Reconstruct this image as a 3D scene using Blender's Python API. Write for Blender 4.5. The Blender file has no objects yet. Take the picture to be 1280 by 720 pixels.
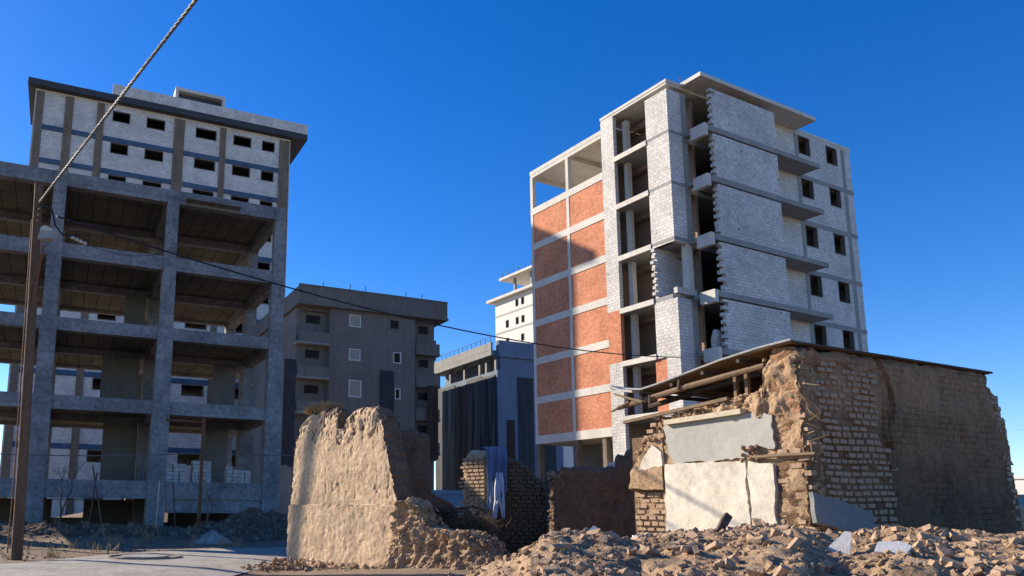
import bpy, bmesh, math, random
from mathutils import Vector, Matrix, noise
R = math.radians
random.seed(7)
S = bpy.context.scene
COL = S.collection

# ------------------------------------------------------------------ camera
F, PX, PY = 948.0, 482.0, 474.0          # focal length and principal point in pixels of the 1280x720 photograph
PITCH, ROLL, EYE = R(9.62), R(0.63), 1.5
cd = bpy.data.cameras.new('camera'); cam = bpy.data.objects.new('camera', cd); COL.objects.link(cam)
cd.sensor_width = 36; cd.sensor_fit = 'HORIZONTAL'; cd.lens = F / 1280 * 36
cd.shift_x = (640 - PX) / 1280; cd.shift_y = (PY - 360) / 1280
cd.clip_start = 0.1; cd.clip_end = 6000
cp, sp, cr, sr = math.cos(PITCH), math.sin(PITCH), math.cos(ROLL), math.sin(ROLL)
r0, r1, r2 = Vector((1, 0, 0)), Vector((0, sp, -cp)), Vector((0, cp, sp))
q0, q1 = r0 * cr - r1 * sr, r0 * sr + r1 * cr
m = Matrix((q0, -q1, -r2)).transposed().to_4x4(); m.translation = (0, 0, EYE)
cam.matrix_world = m
S.camera = cam

# ------------------------------------------------------------------ light
AZ, EL = R(-60.65), R(26.1)
sun_dir = Vector((math.sin(AZ) * math.cos(EL), math.cos(AZ) * math.cos(EL), math.sin(EL)))
sd = bpy.data.lights.new('sun', 'SUN'); sd.energy = 5.0; sd.angle = R(0.4); sd.color = (1.0, 0.885, 0.72)
so = bpy.data.objects.new('sun', sd); COL.objects.link(so)
so.rotation_euler = sun_dir.to_track_quat('Z', 'Y').to_euler(); so.location = (0, 0, 80)
W = bpy.data.worlds.new('World'); S.world = W; W.use_nodes = True
wn, wl = W.node_tree.nodes, W.node_tree.links
bg = wn['Background']
sky = wn.new('ShaderNodeTexSky'); sky.sky_type = 'NISHITA'; sky.sun_disc = False
sky.sun_elevation = EL; sky.sun_rotation = AZ
sky.air_density = 1.0; sky.dust_density = 0.4; sky.ozone_density = 3.0; sky.altitude = 1500
hs = wn.new('ShaderNodeHueSaturation'); hs.inputs['Saturation'].default_value = 1.36; hs.inputs['Hue'].default_value = 0.513; hs.inputs['Value'].default_value = 1.0
wl.new(sky.outputs[0], hs.inputs['Color']); wl.new(hs.outputs[0], bg.inputs['Color'])
bg.inputs['Strength'].default_value = 0.122
S.view_settings.view_transform = 'Standard'; S.view_settings.look = 'None'
S.view_settings.exposure = 0.78; S.view_settings.gamma = 1.0
try: S.view_settings.use_curve_mapping = False
except Exception: pass
S.cycles.max_bounces = 6; S.cycles.diffuse_bounces = 3

# ------------------------------------------------------------------ materials
class NT:
    def __init__(s, name):
        s.m = bpy.data.materials.new(name); s.m.use_nodes = True
        s.n, s.l = s.m.node_tree.nodes, s.m.node_tree.links
        s.b = s.n['Principled BSDF']
        s.tc = s.n.new('ShaderNodeTexCoord')
    def noise(s, scale, detail=4, rough=.6, vec=None, dist=0):
        t = s.n.new('ShaderNodeTexNoise'); t.inputs['Scale'].default_value = scale
        t.inputs['Detail'].default_value = detail; t.inputs['Roughness'].default_value = rough
        t.inputs['Distortion'].default_value = dist
        s.l.new(vec or s.tc.outputs['Object'], t.inputs['Vector']); return t.outputs['Fac']
    def ramp(s, fac, stops):
        r = s.n.new('ShaderNodeValToRGB'); e = r.color_ramp.elements
        while len(e) < len(stops): e.new(0.5)
        for x, (p, c) in zip(e, stops): x.position = p; x.color = (*c, 1) if len(c) == 3 else c
        s.l.new(fac, r.inputs['Fac']); return r.outputs['Color']
    def mix(s, fac, a, b, mode='MIX'):
        x = s.n.new('ShaderNodeMix'); x.data_type = 'RGBA'; x.blend_type = mode
        for sock, v in ((x.inputs[0], fac), (x.inputs[6], a), (x.inputs[7], b)):
            if isinstance(v, (int, float)): sock.default_value = v
            elif isinstance(v, tuple): sock.default_value = (*v, 1)
            else: s.l.new(v, sock)
        return x.outputs[2]
    def math(s, op, a, b=0.0):
        x = s.n.new('ShaderNodeMath'); x.operation = op
        for sock, v in zip(x.inputs, (a, b)):
            if isinstance(v, (int, float)): sock.default_value = v
            else: s.l.new(v, sock)
        return x.outputs[0]
    def facevec(s):
        """wall coordinates in metres: along the wall, up"""
        so_ = s.n.new('ShaderNodeSeparateXYZ'); s.l.new(s.tc.outputs['Object'], so_.inputs[0])
        sn = s.n.new('ShaderNodeSeparateXYZ'); s.l.new(s.tc.outputs['Normal'], sn.inputs[0])
        g = s.math('GREATER_THAN', s.math('ABSOLUTE', sn.outputs[0]), s.math('ABSOLUTE', sn.outputs[1]))
        a = s.math('ADD', s.math('MULTIPLY', so_.outputs[1], g), s.math('MULTIPLY', so_.outputs[0], s.math('SUBTRACT', 1.0, g)))
        c = s.n.new('ShaderNodeCombineXYZ'); s.l.new(a, c.inputs[0]); s.l.new(so_.outputs[2], c.inputs[1])
        return c.outputs[0]
    def done(s, col, rough=.9, bump=None, dist=.02, strength=.6, metal=0, spec=.25):
        if isinstance(col, tuple): s.b.inputs['Base Color'].default_value = (*col, 1)
        else: s.l.new(col, s.b.inputs['Base Color'])
        s.b.inputs['Roughness'].default_value = rough; s.b.inputs['Metallic'].default_value = metal
        s.b.inputs['Specular IOR Level'].default_value = spec
        if bump is not None:
            bm_ = s.n.new('ShaderNodeBump'); bm_.inputs['Distance'].default_value = dist; bm_.inputs['Strength'].default_value = strength
            s.l.new(bump, bm_.inputs['Height']); s.l.new(bm_.outputs[0], s.b.inputs['Normal'])
        return s.m

def mul(c, k): return tuple(x * k for x in c)

def plain(name, c, big=.5, fine=8, var=.35, rough=.9, dist=.02, strength=.6, streak=0.0, metal=0):
    t = NT(name)
    n1, n2 = t.noise(big, 5, .65), t.noise(fine, 4, .6)
    col = t.mix(.5, t.ramp(n1, [(.3, mul(c, 1 - var)), (.7, mul(c, 1 + var * .6))]), t.ramp(n2, [(.3, mul(c, 1 - var * .8)), (.7, mul(c, 1 + var * .7))]))
    if streak:
        mp = t.n.new('ShaderNodeMapping'); mp.inputs['Scale'].default_value = (2.2, 2.2, .12)
        t.l.new(t.tc.outputs['Object'], mp.inputs[0])
        s_ = t.noise(1.0, 5, .7, mp.outputs[0])
        col = t.mix(t.ramp(s_, [(.45, (0, 0, 0)), (.75, (streak,) * 3)]), col, mul(c, .45))
    return t.done(col, rough, t.math('ADD', n2, t.math('MULTIPLY', t.noise(fine * 4, 3), .4)), dist, strength, metal)

def bricks(name, c1, c2, mortar, bw, rh, ms, var=.3, bump=.015, strength=.7, stain=.25, rough=.92, spots=0):
    t = NT(name); v = t.facevec()
    b = t.n.new('ShaderNodeTexBrick'); t.l.new(v, b.inputs['Vector'])
    b.inputs['Scale'].default_value = 1; b.inputs['Brick Width'].default_value = bw; b.inputs['Row Height'].default_value = rh
    b.inputs['Mortar Size'].default_value = ms; b.inputs['Mortar Smooth'].default_value = .3
    for k, c in (('Color1', c1), ('Color2', c2), ('Mortar', mortar)): b.inputs[k].default_value = (*c, 1)
    n1, n2 = t.noise(.45, 5, .7), t.noise(5, 4, .65)
    col = t.mix(1.0, b.outputs['Color'], t.ramp(n1, [(.3, (1 - stain,) * 3), (.65, (1.08,) * 3)]), 'MULTIPLY')
    col = t.mix(1.0, col, t.ramp(n2, [(.3, (1 - var,) * 3), (.7, (1.12,) * 3)]), 'MULTIPLY')
    if spots:
        n5, n6 = t.noise(2.6, 3, .6), t.noise(.9, 6, .75)
        col = t.mix(t.ramp(n5, [(.66, (0, 0, 0)), (.70, (spots,) * 3)]), col, mul(mortar, .35))
        col = t.mix(t.ramp(n6, [(.55, (0, 0, 0)), (.70, (.5,) * 3)]), col, mul(mortar, .75))
    h = t.math('ADD', t.math('SUBTRACT', 1.0, b.outputs['Fac']), t.math('MULTIPLY', n2, .5))
    return t.done(col, rough, h, bump, strength)

def earth(name, c, big=.8, bd=.05, bs=.8):
    """earth, adobe: blotches, straw-like grain and pits"""
    t = NT(name)
    n1, n2, n3 = t.noise(big, 6, .7), t.noise(9, 5, .7), t.noise(38, 3, .7)
    mp = t.n.new('ShaderNodeMapping'); mp.inputs['Scale'].default_value = (1.3, 1.3, .35); t.l.new(t.tc.outputs['Object'], mp.inputs[0])
    n4 = t.noise(3.0, 4, .7, mp.outputs[0])
    col = t.ramp(n1, [(.28, mul(c, .62)), (.5, c), (.74, mul(c, 1.22))])
    col = t.mix(1.0, col, t.ramp(n2, [(.32, (.66, .63, .6)), (.5, (1, 1, 1)), (.72, (1.18, 1.17, 1.15))]), 'MULTIPLY')
    col = t.mix(1.0, col, t.ramp(n4, [(.3, (.78, .76, .74)), (.6, (1.05, 1.05, 1.05))]), 'MULTIPLY')
    col = t.mix(1.0, col, t.ramp(n3, [(.3, (.75, .74, .73)), (.7, (1.15, 1.15, 1.15))]), 'MULTIPLY')
    vo = t.n.new('ShaderNodeTexVoronoi'); vo.inputs['Scale'].default_value = 14; t.l.new(t.tc.outputs['Object'], vo.inputs['Vector'])
    pit = t.math('MULTIPLY', t.math('LESS_THAN', vo.outputs['Distance'], .2), t.math('GREATER_THAN', n1, .52))
    h = t.math('SUBTRACT', t.math('ADD', t.math('MULTIPLY', n2, 1.2), t.math('MULTIPLY', n3, .5)), t.math('MULTIPLY', pit, .5))
    return t.done(col, .95, h, bd, bs)

M = {}
M['concrete'] = plain('concrete', (.30, .295, .28), .4, 6, .3, streak=.35)
M['pale_concrete'] = plain('pale_concrete', (.62, .58, .51), .5, 6, .25, streak=.3)
M['shadedebris'] = earth('shade_toned_debris', (.15, .105, .07), 1.0)  # debris colour darkened to carry the shade in front of the frame
M['frame_concrete'] = bricks('frame_concrete', (.325, .315, .31), (.285, .28, .28), (.24, .24, .24), 2.44, 1.22, .012, .42, .02, .6, .5)
M['tower_band'] = plain('blue_floor_edge', (.075, .12, .19), .6, 4, .5)
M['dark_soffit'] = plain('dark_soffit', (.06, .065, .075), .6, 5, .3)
M['block'] = bricks('white_blocks', (.74, .695, .64), (.63, .595, .55), (.40, .38, .355), .40, .2, .015, .26, .010, .5, stain=.28, spots=.7)
M['tower_block'] = bricks('tower_blocks', (.80, .73, .65), (.68, .625, .56), (.54, .50, .455), .6, .3, .02, .28, stain=.25)
M['brick'] = bricks('red_brick', (.80, .275, .135), (.62, .20, .098), (.56, .35, .23), .24, .085, .013, .3, stain=.28, spots=.4)
M['brown_wall'] = plain('inner_brown_wall', (.30, .22, .175), .8, 6, .3)
M['inner'] = plain('inner_concrete', (.17, .16, .145), .8, 6, .3)
M['grey_render'] = plain('grey_cement_render', (.20, .18, .16), .25, 3, .35, streak=.4)
M['grey_parapet'] = plain('grey_parapet_render', (.185, .165, .148), .3, 3, .3, streak=.4)
M['blue_render'] = plain('blue_grey_render', (.20, .235, .30), .25, 3, .3, streak=.45)
M['white_render'] = plain('white_render', (.66, .63, .58), .2, 3, .14)
M['lampmetal'] = plain('lamp_metal', (.3, .3, .29), 2, 10, .3, .5)
M['window_void'] = plain('unglazed_window_depth', (.03, .03, .032), 1, 4, .2)  # near-black sheet colour standing for the dark room behind an opening
M['rust'] = plain('rusty_steel', (.17, .075, .04), 2, 14, .5, .8)
M['rust_column'] = plain('rust_stained_column', (.22, .17, .12), .6, 5, .5, streak=.6)
M['mud'] = earth('mud_plaster', (.43, .29, .175))
M['mudlight'] = earth('straw_mud_render', (.60, .43, .27), 1.0, .03, .7)
M['mudbrick'] = plain('mud_brick', (.40, .275, .18), 3, 16, .35, dist=.02, strength=.8)
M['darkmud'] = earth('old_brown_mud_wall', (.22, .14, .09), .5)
M['gypsum'] = plain('cream_gypsum_plaster', (.62, .555, .45), 1.6, 7, .42, dist=.015, strength=.7)
M['greyplaster'] = plain('grey_plaster', (.38, .365, .325), 1.2, 8, .22, dist=.012, strength=.5)
M['cement'] = plain('grey_cement_slab', (.21, .205, .195), 2, 12, .3, dist=.01)
M['whitechip'] = plain('pale_plaster_shard', (.68, .65, .59), 4, 14, .12, dist=.01)
M['dirt'] = earth('dusty_ground', (.27, .195, .13), .4)
M['housemud'] = earth('two_tone_mud_render', (.27, .175, .11), .7, .06, .9)
_t = M['housemud'].node_tree; _n, _l = _t.nodes, _t.links
_b = _n['Principled BSDF']; _src = _b.inputs['Base Color'].links[0].from_socket
_tc = [q for q in _n if q.type == 'TEX_COORD'][0]; _sx = _n.new('ShaderNodeSeparateXYZ'); _l.new(_tc.outputs['Object'], _sx.inputs[0])
_nz = _n.new('ShaderNodeTexNoise'); _nz.inputs['Scale'].default_value = 1.3; _nz.inputs['Detail'].default_value = 6; _l.new(_tc.outputs['Object'], _nz.inputs['Vector'])
_a = _n.new('ShaderNodeMath'); _a.operation = 'MULTIPLY_ADD'; _a.inputs[1].default_value = 1.5; _l.new(_nz.outputs['Fac'], _a.inputs[0]); _l.new(_sx.outputs[2], _a.inputs[2])
_m = _n.new('ShaderNodeMapRange'); _m.inputs[1].default_value = 2.4; _m.inputs[2].default_value = 4.2; _l.new(_a.outputs[0], _m.inputs[0])
_x = _n.new('ShaderNodeMix'); _x.data_type = 'RGBA'; _x.blend_type = 'MULTIPLY'; _x.inputs[0].default_value = 1
_r = _n.new('ShaderNodeValToRGB'); _r.color_ramp.elements[0].color = (.72, .68, .64, 1); _r.color_ramp.elements[1].color = (1.55, 1.38, 1.22, 1); _l.new(_m.outputs[0], _r.inputs[0])
_br = _n.new('ShaderNodeTexBrick'); _cb = _n.new('ShaderNodeCombineXYZ'); _l.new(_sx.outputs[0], _cb.inputs[0]); _l.new(_sx.outputs[2], _cb.inputs[1]); _l.new(_cb.outputs[0], _br.inputs['Vector'])
for _k, _v in (('Scale', 1), ('Brick Width', .23), ('Row Height', .108), ('Mortar Size', .016), ('Mortar Smooth', .6)): _br.inputs[_k].default_value = _v
for _k, _c in (('Color1', (1, 1, 1, 1)), ('Color2', (.82, .8, .8, 1)), ('Mortar', (.5, .48, .46, 1))): _br.inputs[_k].default_value = _c
_n2 = _n.new('ShaderNodeTexNoise'); _n2.inputs['Scale'].default_value = .9; _n2.inputs['Detail'].default_value = 5; _l.new(_tc.outputs['Object'], _n2.inputs['Vector'])
_m2 = _n.new('ShaderNodeMapRange'); _m2.inputs[1].default_value = .47; _m2.inputs[2].default_value = .60; _m2.inputs[4].default_value = .9; _l.new(_n2.outputs['Fac'], _m2.inputs[0])
_x2 = _n.new('ShaderNodeMix'); _x2.data_type = 'RGBA'; _x2.blend_type = 'MULTIPLY'; _l.new(_m2.outputs[0], _x2.inputs[0]); _l.new(_src, _x2.inputs[6]); _l.new(_br.outputs['Color'], _x2.inputs[7]); _src = _x2.outputs[2]
_l.new(_src, _x.inputs[6]); _l.new(_r.outputs[0], _x.inputs[7]); _l.new(_x.outputs[2], _b.inputs['Base Color'])
M['mudcore_shaded'] = earth('mud_core_shaded', (.19, .125, .08), 1.2)
M['rubble'] = earth('rubble_earth', (.40, .272, .165), .9)
M['stone'] = plain('rubble_pieces', (.41, .275, .168), 1.5, 10, .45, dist=.02, strength=.8)
M['greystone'] = plain('grey_rubble_pieces', (.20, .17, .135), 1.2, 8, .5, dist=.02, strength=.8)
M['road'] = earth('dusty_road', (.36, .335, .295), .9, .03, .6)
M['wood'] = plain('old_timber', (.21, .145, .09), 2, 12, .4, dist=.01)
M['polewood'] = plain('pole_timber', (.15, .09, .055), 1.5, 10, .45, streak=.5, dist=.012)
M['darkwood'] = plain('dark_timber', (.085, .065, .05), 2, 12, .4)
M['ply'] = plain('pale_board', (.52, .44, .32), 2, 10, .25)
M['metal'] = plain('grey_sheet_metal', (.36, .35, .33), 2, 10, .3, .55)
M['cable'] = plain('black_cable', (.02, .02, .022), 5, 30, .2, .6)
M['palecable'] = plain('grey_twisted_cable', (.14, .135, .13), 5, 30, .3, .6)
M['porcelain'] = plain('pale_porcelain', (.6, .58, .54), 5, 20, .1, .3)
M['lampglass'] = plain('lamp_cover', (.55, .52, .45), 5, 20, .1, .25)
M['tarp'] = plain('blue_tarpaulin', (.15, .205, .33), 1.6, 9, .4, .45)
M['tarpwhite'] = plain('pale_torn_sheet', (.55, .56, .6), 3, 9, .2, .5)
M['sheet'] = plain('dark_hanging_sheet', (.042, .042, .05), 1.2, 5, .5, .6, streak=.5)
M['rustsheet'] = plain('rusty_sheet', (.07, .035, .026), 1.2, 7, .5, .7, streak=.5)
M['deadbush'] = plain('dead_thorn', (.20, .13, .07), 8, 30, .4)
M['drygrass'] = plain('dry_grass', (.36, .265, .14), 8, 30, .35)
M['twig'] = plain('bare_twigs', (.11, .08, .06), 4, 20, .4)
M['palebark'] = plain('grey_bark', (.16, .13, .105), 4, 20, .4)
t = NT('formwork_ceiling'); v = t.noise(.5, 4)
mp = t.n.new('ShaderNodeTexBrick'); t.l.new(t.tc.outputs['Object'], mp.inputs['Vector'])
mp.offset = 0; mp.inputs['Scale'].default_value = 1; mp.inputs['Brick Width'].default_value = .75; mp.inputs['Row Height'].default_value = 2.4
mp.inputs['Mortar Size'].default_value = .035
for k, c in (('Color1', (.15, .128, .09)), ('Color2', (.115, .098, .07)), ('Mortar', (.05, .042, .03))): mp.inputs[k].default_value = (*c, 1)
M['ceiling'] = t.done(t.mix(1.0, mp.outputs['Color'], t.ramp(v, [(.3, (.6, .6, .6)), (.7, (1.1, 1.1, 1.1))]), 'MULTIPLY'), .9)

# ------------------------------------------------------------------ mesh helpers
class MB:
    def __init__(s): s.v, s.f = [], []
    def add(s, vs, fs):
        k = len(s.v); s.v += [tuple(p) for p in vs]; s.f += [tuple(i + k for i in f) for f in fs]; return s
    def box(s, x0, x1, y0, y1, z0, z1, mat=None):
        vs = [Vector(p) for p in ((x0, y0, z0), (x1, y0, z0), (x1, y1, z0), (x0, y1, z0), (x0, y0, z1), (x1, y0, z1), (x1, y1, z1), (x0, y1, z1))]
        if mat: vs = [mat @ p for p in vs]
        return s.add(vs, [(0, 3, 2, 1), (4, 5, 6, 7), (0, 1, 5, 4), (1, 2, 6, 5), (2, 3, 7, 6), (3, 0, 4, 7)])
    def prism(s, poly, axis, p0, p1):
        """polygon of (along, z) pushed from p0 to p1 across the wall; axis = the wall's own direction"""
        n = len(poly); mk = (lambda a, z, p: (a, p, z)) if axis == 'x' else (lambda a, z, p: (p, a, z))
        vs = [mk(a, z, p0) for a, z in poly] + [mk(a, z, p1) for a, z in poly]
        return s.add(vs, [tuple(range(n)), tuple(reversed(range(n, 2 * n)))] + [(i, i + n, (i + 1) % n + n, (i + 1) % n) for i in range(n)])
    def plate(s, poly, z0, z1):
        n = len(poly)
        vs = [(x, y, z0) for x, y in poly] + [(x, y, z1) for x, y in poly]
        return s.add(vs, [tuple(reversed(range(n))), tuple(range(n, 2 * n))] + [(i, (i + 1) % n, (i + 1) % n + n, i + n) for i in range(n)])
    def wall(s, axis, a0, a1, z0, z1, p0, p1, holes=()):
        A = sorted({a0, a1, *[min(max(h[i], a0), a1) for h in holes for i in (0, 1)]})
        Z = sorted({z0, z1, *[min(max(h[i], z0), z1) for h in holes for i in (2, 3)]})
        mk = (lambda a, z, p: (a, p, z)) if axis == 'x' else (lambda a, z, p: (p, a, z))
        def solid(i, j):
            if i < 0 or j < 0 or i >= len(A) - 1 or j >= len(Z) - 1: return False
            a, z = (A[i] + A[i + 1]) / 2, (Z[j] + Z[j + 1]) / 2
            return not any(h[0] < a < h[1] and h[2] < z < h[3] for h in holes)
        for i in range(len(A) - 1):
            for j in range(len(Z) - 1):
                if not solid(i, j): continue
                a, b, c, d = A[i], A[i + 1], Z[j], Z[j + 1]
                q = lambda *pp: s.add([mk(*p) for p in pp], [(0, 1, 2, 3)])
                q((a, c, p0), (b, c, p0), (b, d, p0), (a, d, p0)); q((a, c, p1), (a, d, p1), (b, d, p1), (b, c, p1))
                if not solid(i - 1, j): q((a, c, p0), (a, d, p0), (a, d, p1), (a, c, p1))
                if not solid(i + 1, j): q((b, c, p0), (b, c, p1), (b, d, p1), (b, d, p0))
                if not solid(i, j - 1): q((a, c, p0), (a, c, p1), (b, c, p1), (b, c, p0))
                if not solid(i, j + 1): q((a, d, p0), (b, d, p0), (b, d, p1), (a, d, p1))
        return s
    def tube(s, pts, rad, sides=8, cap=True):
        pts = [Vector(p) for p in pts]; n = len(pts)
        rads = rad if isinstance(rad, (list, tuple)) else [rad] * n
        k = len(s.v); up = None
        for i, p in enumerate(pts):
            d = (pts[min(i + 1, n - 1)] - pts[max(i - 1, 0)])
            d = d.normalized() if d.length > 1e-9 else Vector((0, 0, 1))
            if up is None or abs(up.dot(d)) > .99: up = d.orthogonal().normalized()
            a = (up - d * up.dot(d)).normalized(); b = d.cross(a); up = a
            for j in range(sides):
                w = 2 * math.pi * j / sides
                s.v.append(tuple(p + (a * math.cos(w) + b * math.sin(w)) * rads[i]))
        for i in range(n - 1):
            for j in range(sides):
                s.f.append((k + i * sides + j, k + i * sides + (j + 1) % sides, k + (i + 1) * sides + (j + 1) % sides, k + (i + 1) * sides + j))
        if cap:
            s.f.append(tuple(k + j for j in reversed(range(sides)))); s.f.append(tuple(k + (n - 1) * sides + j for j in range(sides)))
        return s
    def chunk(s, c, size, rng=random, squash=1.0, rot=None):
        pv, pf = rng.choice(CHUNKS)
        sc = Vector((size * rng.uniform(.7, 1.3), size * rng.uniform(.6, 1.1), size * rng.uniform(.5, 1.0) * squash))
        e = Matrix.Rotation(rng.uniform(0, 6.28), 3, 'Z') @ Matrix.Rotation(rng.uniform(-.6, .6), 3, 'X') @ Matrix.Rotation(rng.uniform(-.6, .6), 3, 'Y')
        if rot is not None: e = rot
        c = Vector(c)
        return s.add([c + e @ Vector((p.x * sc.x, p.y * sc.y, p.z * sc.z)) for p in pv], pf)
    def brick(s, c, dims, rng, jit=.12):
        """a worn mud brick: box with wandering corners"""
        l, w, h = (d / 2 for d in dims); c = Vector(c)
        vs = [(x * l * rng.uniform(1 - jit, 1), y * w * rng.uniform(1 - jit, 1), z * h * rng.uniform(1 - 1.5 * jit, 1)) for z in (-1, 1) for x, y in ((-1, -1), (1, -1), (1, 1), (-1, 1))]
        a = rng.uniform(-.05, .05)
        vs = [c + Vector((x * math.cos(a) - z * math.sin(a) * .3, y, z + x * math.sin(a) * .3)) for x, y, z in vs]
        return s.add(vs, [(0, 3, 2, 1), (4, 5, 6, 7), (0, 1, 5, 4), (1, 2, 6, 5), (2, 3, 7, 6), (3, 0, 4, 7)])
    def build(s, name, mat, parent=None, smooth=False, fix=True):
        me = bpy.data.meshes.new(name); me.from_pydata(s.v, [], s.f)
        if fix:
            b = bmesh.new(); b.from_mesh(me)
            bmesh.ops.recalc_face_normals(b, faces=b.faces); b.to_mesh(me); b.free()
        if smooth:
            me.polygons.foreach_set('use_smooth', [True] * len(me.polygons)); me.set_sharp_from_angle(angle=R(38))
        me.materials.append(M[mat]); me.update()
        o = bpy.data.objects.new(name, me); COL.objects.link(o)
        if parent: o.parent = parent
        return o

def make_chunks():
    out = []; rg = random.Random(3)
    for k in range(14):
        b = bmesh.new()
        n = rg.choice((8, 10, 12, 14))
        for i in range(n):
            p = Vector((rg.gauss(0, 1), rg.gauss(0, 1), rg.gauss(0, 1))).normalized() * rg.uniform(.75, 1)
            if k % 3 == 0: p = Vector((max(-.7, min(.7, p.x)), max(-.6, min(.6, p.y)), max(-.5, min(.5, p.z))))
            b.verts.new(p)
        r = bmesh.ops.convex_hull(b, input=b.verts)
        bmesh.ops.delete(b, geom=[g for g in r['geom_interior'] if isinstance(g, bmesh.types.BMVert)], context='VERTS')
        b.verts.index_update(); b.verts.ensure_lookup_table()
        out.append(([v.co.copy() for v in b.verts], [tuple(v.index for v in f.verts) for f in b.faces])); b.free()
    return out
CHUNKS = make_chunks()

def thing(name, label, cat, loc=(0, 0, 0), yaw=0, group=None):
    o = bpy.data.objects.new(name, None); COL.objects.link(o)
    o.location = loc; o.rotation_euler = (0, 0, R(yaw)); o.empty_display_size = .3
    return tag(o, label, cat, group)
def tag(o, label, cat, group=None):
    o['label'] = label; o['category'] = cat
    if group: o['group'] = group
    return o
def fr(p, sc=1.0, oct=4): return noise.fractal(Vector(p) * sc, 1.0, 2.0, oct)
def lerp(a, b, t): return a + (b - a) * t
def interp(tab, x):
    if x <= tab[0][0]: return tab[0][1]
    for (a, va), (b, vb) in zip(tab, tab[1:]):
        if x <= b: return va + (vb - va) * (x - a) / (b - a)
    return tab[-1][1]

def ruin(mb, left, right, top, thick, nu, nz, amp=.03, seed=0.0, z0=0.0, rough=.05, surf=None):
    """a worn earth wall: left(z), right(z) edges and top(s) profile as tables; front at y=0, back at y=thick"""
    nt = 5
    ring = []
    for j in range(nz + 1):
        t = j / nz; row = []
        path = [(i / nu, 0.0) for i in range(nu + 1)] + [(1.0, k / nt) for k in range(1, nt)] + [((nu - i) / nu, 1.0) for i in range(nu + 1)] + [(0.0, 1 - k / nt) for k in range(1, nt)]
        for s_, d in path:
            z = z0 + t * (interp(top, s_) - z0)
            z += (fr((s_ * 9 + seed, d * 2, t * 3), 1.3) + .6 * fr((s_ * 30 + seed, d * 2, 1), 1.0, 3)) * rough * (t ** 3)
            u = lerp(interp(left, z), interp(right, z), s_)
            e = fr((seed + 3, z * 5, d * 2), 1.0) * rough
            if s_ < .02 or s_ > .98: u += (e + .6 * rough * fr((seed + 9, z * 14, d * 3), 1.0, 3)) * (1 if s_ > .5 else -1)
            y = d * thick + fr((u * 1.6, seed + d * 7, z * 1.6), 1.5, 5) * amp * (1 if d in (0.0, 1.0) else .6)
            edge = max(0, t - .975) / .025
            y += (thick * .5 - d * thick) * .35 * edge
            if surf and d == 0.0: y += surf(u, z)
            row.append((u, y, z))
        ring.append(row)
    n = len(ring[0]); k = len(mb.v)
    for r in ring: mb.v += r
    for j in range(nz):
        for i in range(n):
            mb.f.append((k + j * n + i, k + j * n + (i + 1) % n, k + (j + 1) * n + (i + 1) % n, k + (j + 1) * n + i))
    # cap the top between the front and back rows
    top0 = k + nz * n
    for i in range(nu):
        a, b = top0 + i, top0 + i + 1
        c, d = top0 + (nu + nt - 1) + (nu - i - 1) + 0, top0 + (nu + nt - 1) + (nu - i)
        mb.f.append((a, b, c, d))
    mb.f.append(tuple([top0 + nu + q for q in range(0, nt + 1)]))
    mb.f.append(tuple([top0 + 2 * nu + nt + q for q in range(0, nt)] + [top0]))
    return mb

# ================================================================== THE SETTING
def grid_sheet(x0, x1, y0, y1, nx, ny, h):
    mb = MB()
    for j in range(ny + 1):
        for i in range(nx + 1):
            x, y = lerp(x0, x1, i / nx), lerp(y0, y1, j / ny); mb.v.append((x, y, h(x, y)))
    for j in range(ny):
        for i in range(nx):
            a = j * (nx + 1) + i; mb.f.append((a, a + 1, a + nx + 2, a + nx + 1))
    return mb
def struct(name, mb, mat, smooth=True, kind='structure'):
    o = mb.build(name, mat, None, smooth, fix=False); o['kind'] = kind; return o
mb = MB(); mb.add([(-3000, -500, -.03), (3000, -500, -.03), (3000, 5000, -.03), (-3000, 5000, -.03)], [(0, 1, 2, 3)])
struct('ground', mb, 'dirt', False)
# uneven ground of the plot (its edge dips under the flat ground)
def hplot(x, y):
    e = min(1, max(0, min(x + 34, 40 - x, y - 3, 64 - y) / 3))
    b = .05 * fr((x, y, 0), .35)
    b += .5 * math.exp(-((x - 4.5) / 4.5) ** 2 - ((y - 16.5) / 4) ** 2)
    b += .75 * max(0, min(1, (x - 3.2) / 2)) * max(0, 1 - abs(y - 13) / 5)
    b += .35 * math.exp(-((y - 33 - .1 * x) / 2.6) ** 2) * (1 if x < -3 else math.exp(-((x + 3) / 3) ** 2))
    return -.3 + e * (.3 + b)
struct('earth', grid_sheet(-35, 41, 2, 65, 190, 160, hplot), 'dirt')
# road
edgeL = [(-17, 9), (-11.5, 17), (-9.0, 19.3), (-8.3, 22.5), (-7.2, 25.3), (-5.4, 27.2), (-3.4, 28.4), (0, 30), (5, 32)]
edgeR = [(-5, 9), (-3.6, 14), (-2.9, 18), (-2.7, 20.3), (-2.4, 21.3), (-1.2, 23), (.6, 24.6), (3, 26.2), (7, 28.2)]
mb = MB(); rows = []
def resamp(P, n):
    out = []
    for i in range(n):
        t_ = i / (n - 1) * (len(P) - 1); k = min(int(t_), len(P) - 2); f_ = t_ - k
        out.append(Vector((lerp(P[k][0], P[k + 1][0], f_), lerp(P[k][1], P[k + 1][1], f_))))
    return out
A_, B_ = resamp(edgeL, 90), resamp(edgeR, 90)
for i in range(90):
    w = .16 * fr((i * .35, 1, 0), 1.0)
    for k in range(7):
        p = A_[i].lerp(B_[i], k / 6)
        if k == 0: p = p + Vector((w, w))
        mb.v.append((p.x, p.y, hplot(p.x, p.y) * .2 + .10 - (.05 if k in (0, 6) else 0)))
for i in range(89):
    for k in range(6):
        a = i * 7 + k; mb.f.append((a, a + 1, a + 8, a + 7))
struct('road', mb, 'road')

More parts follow.
